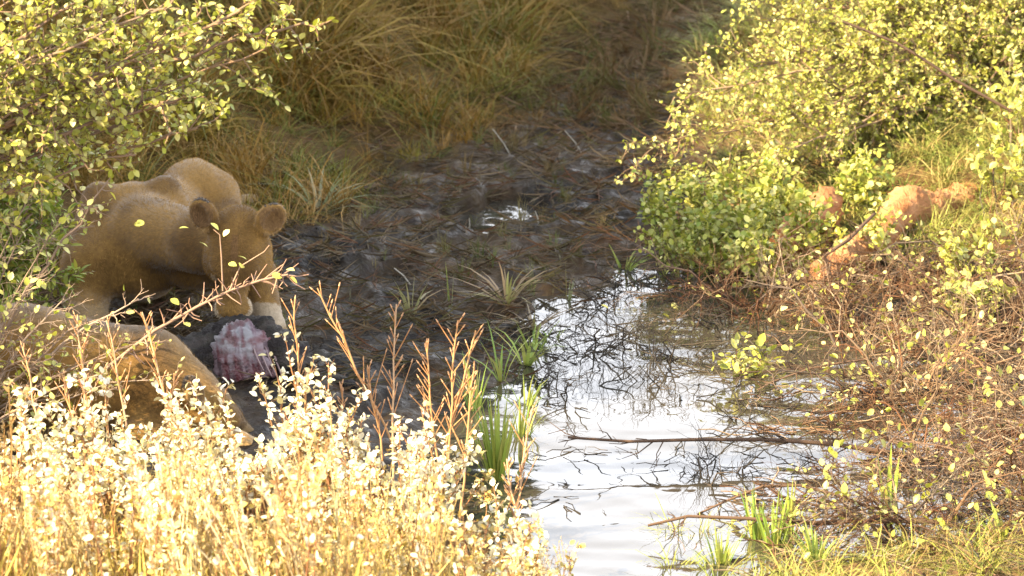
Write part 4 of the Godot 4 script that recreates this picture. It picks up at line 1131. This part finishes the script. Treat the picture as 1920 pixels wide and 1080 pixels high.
	for a in [
		["arching grey-green grass plant at the foot of the bank right of the lion's ear", -0.703, -0.9, 16, 0.26, 0.26, 0.010, 1.0, [Color(0.14, 0.17, 0.08), Color(0.26, 0.22, 0.13), Color(0.10, 0.15, 0.05)]], ["brown tussock of dead grass with yellow blades in the middle of the mud", -0.018, 0.35, 24, 0.17, 0.26, 0.008, 1.0, [Color(0.20, 0.19, 0.04), Color(0.24, 0.15, 0.07), Color(0.15, 0.11, 0.06)]],
		["brown dead tussock sunk in the mud left of the white water", 0.072, 0.6, 22, 0.10, 0.26, 0.008, 0.9, [Color(0.17, 0.10, 0.055), Color(0.12, 0.08, 0.05)]], ["sparse olive tuft on the mud right of the crouching lion", -0.341, 0.55, 12, 0.20, 0.16, 0.007, 0.8, [Color(0.15, 0.15, 0.06), Color(0.22, 0.19, 0.11)]], ["thin lone green blades on the mud behind the tussock", -0.208, 0.45, 4, 0.20, 0.05, 0.006, 0.1, [Color(0.16, 0.20, 0.05)]], ["thin lone blades standing near the shore weeds", 0.192, 0.2, 4, 0.18, 0.05, 0.006, 0.1, [Color(0.16, 0.20, 0.05)]]]:
		tuft("grass_tuft", a[0], Vector3(a[1], 0, a[2]), a[3], a[4], a[5], a[6], a[8], a[7], "tufts on the mud")
	# pale broken reed stems on the mud
	for a in [[-0.158, -0.75, Vector3(0.004, 0.056, 0.02), "in the middle of the mud"], [0.096, -0.75, Vector3(-0.013, 0.056, 0.02), "right of the one in the middle of the mud"], [0.004, -1.9, Vector3(-0.078, 0.117, 0.02), "slanting at the foot of the bank"], [0.276, -1.9, Vector3(-0.074, 0.098, 0.02), "slanting, second at the foot of the bank"], [0.348, -2.6, Vector3(0.028, 0.046, 0.02), "highest, behind the others"], [-0.350, 0.1, Vector3(-0.056, 0.056, 0.02), "left of the brown tussock"]]:
		var p0 := Vector3(a[0], H(a[0], a[1]), a[1])
		var st := start()
		var d: Vector3 = a[2]
		var t := thing("broken_reed", "pale broken reed stem " + a[3], "reed", p0, "pale reed stems on the mud")
		tube(st, [Vector3(0, -0.01, 0), d * 0.5 + Vector3(0.003, 0, 0), d], 0.0032, 0.002, Color(0.36, 0.34, 0.29), 5)
		part("stem", st.commit(), M.wood, t)

func _ready() -> void:
	# camera, sky, sun, exposure
	var cam := Camera3D.new()
	cam.name = "camera"
	cam.position = Vector3(0, 4.3546, 17.4653)
	cam.rotation_degrees = Vector3(-14, 0, 0)
	cam.fov = 6.36
	cam.near = 0.5
	cam.far = 3000.0
	var lens := CameraAttributesPhysical.new()      # a long telephoto lens, stopped down a little
	lens.frustum_focal_length = 216.0
	lens.frustum_focus_distance = 16.2
	lens.frustum_near = 0.5
	lens.frustum_far = 3000.0
	lens.exposure_aperture = 7.1
	cam.attributes = lens
	add_child(cam)
	cam.current = true
	var sky_mat := ProceduralSkyMaterial.new()
	sky_mat.sky_top_color = Color(0.68, 0.71, 0.76)
	sky_mat.sky_horizon_color = Color(1.30, 1.31, 1.34)
	sky_mat.sky_curve = 0.5
	sky_mat.sky_energy_multiplier = 0.75
	sky_mat.ground_bottom_color = Color(0.30, 0.25, 0.18)
	sky_mat.ground_horizon_color = Color(0.55, 0.50, 0.42)
	var sky := Sky.new()
	sky.sky_material = sky_mat
	var env := Environment.new()
	env.background_mode = Environment.BG_SKY
	env.sky = sky
	env.tonemap_mode = Environment.TONE_MAPPER_LINEAR
	env.tonemap_exposure = 4.6
	env.sdfgi_enabled = true
	env.ssao_enabled = true
	env.ssil_enabled = true
	var we := WorldEnvironment.new()
	we.name = "world_environment"
	we.environment = env
	add_child(we)
	var sun := DirectionalLight3D.new()
	sun.name = "sun"
	sun.light_color = Color(1.0, 0.90, 0.72)
	sun.light_energy = 1.6
	sun.light_angular_distance = 0.5
	sun.shadow_enabled = true
	add_child(sun)
	sun.look_at_from_position(SUN * 50.0, Vector3.ZERO, Vector3.UP)

	rng.seed = 20240611
	n_low.seed = 11; n_low.frequency = 0.01; n_low.fractal_octaves = 3
	n_mid.seed = 23; n_mid.frequency = 0.1; n_mid.fractal_octaves = 3
	n_fine.seed = 37; n_fine.frequency = 0.25; n_fine.fractal_octaves = 3
	leaf_round = leaf_mesh(0.72, 0.25, 0.14)
	leaf_long = leaf_mesh(0.36, 0.3, 0.2)
	make_materials()
	M.fur_hair = mat(0.7, 0.3)
	M.clump = clump_mesh()
	M.tuft_a = tuft_mesh(9, 0.35, 0.035, 0.6)
	M.tuft_b = tuft_mesh(16, 0.45, 0.017, 0.9)
	M.tuft_c = tuft_mesh(22, 1.1, 0.018, 1.5)
	M.seeds = seed_mesh()
	M.straw = tuft_mesh(3, 0.5, 0.03, 0.4)
	var st := start()
	tube(st, [Vector3.ZERO, Vector3(0.03, 0.35, 0.02), Vector3(-0.02, 0.7, -0.03), Vector3(0.05, 1, 0.0)], 0.022, 0.012, Color.WHITE, 3)
	tube(st, [Vector3(0.03, 0.35, 0.02), Vector3(0.2, 0.6, 0.1)], 0.014, 0.008, Color.WHITE, 3)
	M.stick = st.commit()

	make_ground()
	make_water()
	# unseen trees placed to shade lions, mud and bank, and darken the left pond reflection
	var k := 0
	for s in [[-1.6, 0.30, 15.5, 2.0], [-1.5, -2.6, 16.5, 2.2], [-0.4, -4.7, 17.5, 2.5], [-4.0, -0.6, 14.0, 1.9], [-3.6, -3.4, 15.0, 2.0]]:
		var c := shaded(s[0], s[1], s[2])
		tree(["unseen tall tree off the left of the frame, placed to shade the middle, nearest the camera", "unseen tall tree off the left of the frame, placed to shade the middle, second from the camera", "unseen tall tree off the left of the frame, placed to shade the middle, farthest from the camera", "unseen tree off the left of the frame, placed to shade the middle, standing inward of the nearest", "unseen tree off the left of the frame, placed to shade the middle, standing inward of the second"][k], Vector3(c.x - 0.5, 0, c.z), c, Vector3(1, 0.85, 1) * s[3], 1500, "unseen trees off the left of the frame, placed to shade the middle")
		k += 1
	for s in [[-0.9, -9.5, 1.0], [-2.6, -9.0, 1.3], [-4.6, -10.0, 1.5]]:
		tree(["unseen bushy tree beyond the top of the frame, placed to darken the left pond reflection, nearest the open sky", "unseen bushy tree beyond the top of the frame, placed to darken the left pond reflection, middle one", "unseen bushy tree beyond the top of the frame, placed to darken the left pond reflection, leftmost one"][k - 5], Vector3(s[0], 0, s[1]), Vector3(s[0], 3.2, s[1]), Vector3(s[2], 2.6, s[2]), 1300, "unseen trees beyond the far bank, placed to darken the pond reflection")
		k += 1
	make_lions()
	make_carcass()
	make_clods()
	make_shrubs()
	make_thicket()
	make_grass()
	make_foreground()
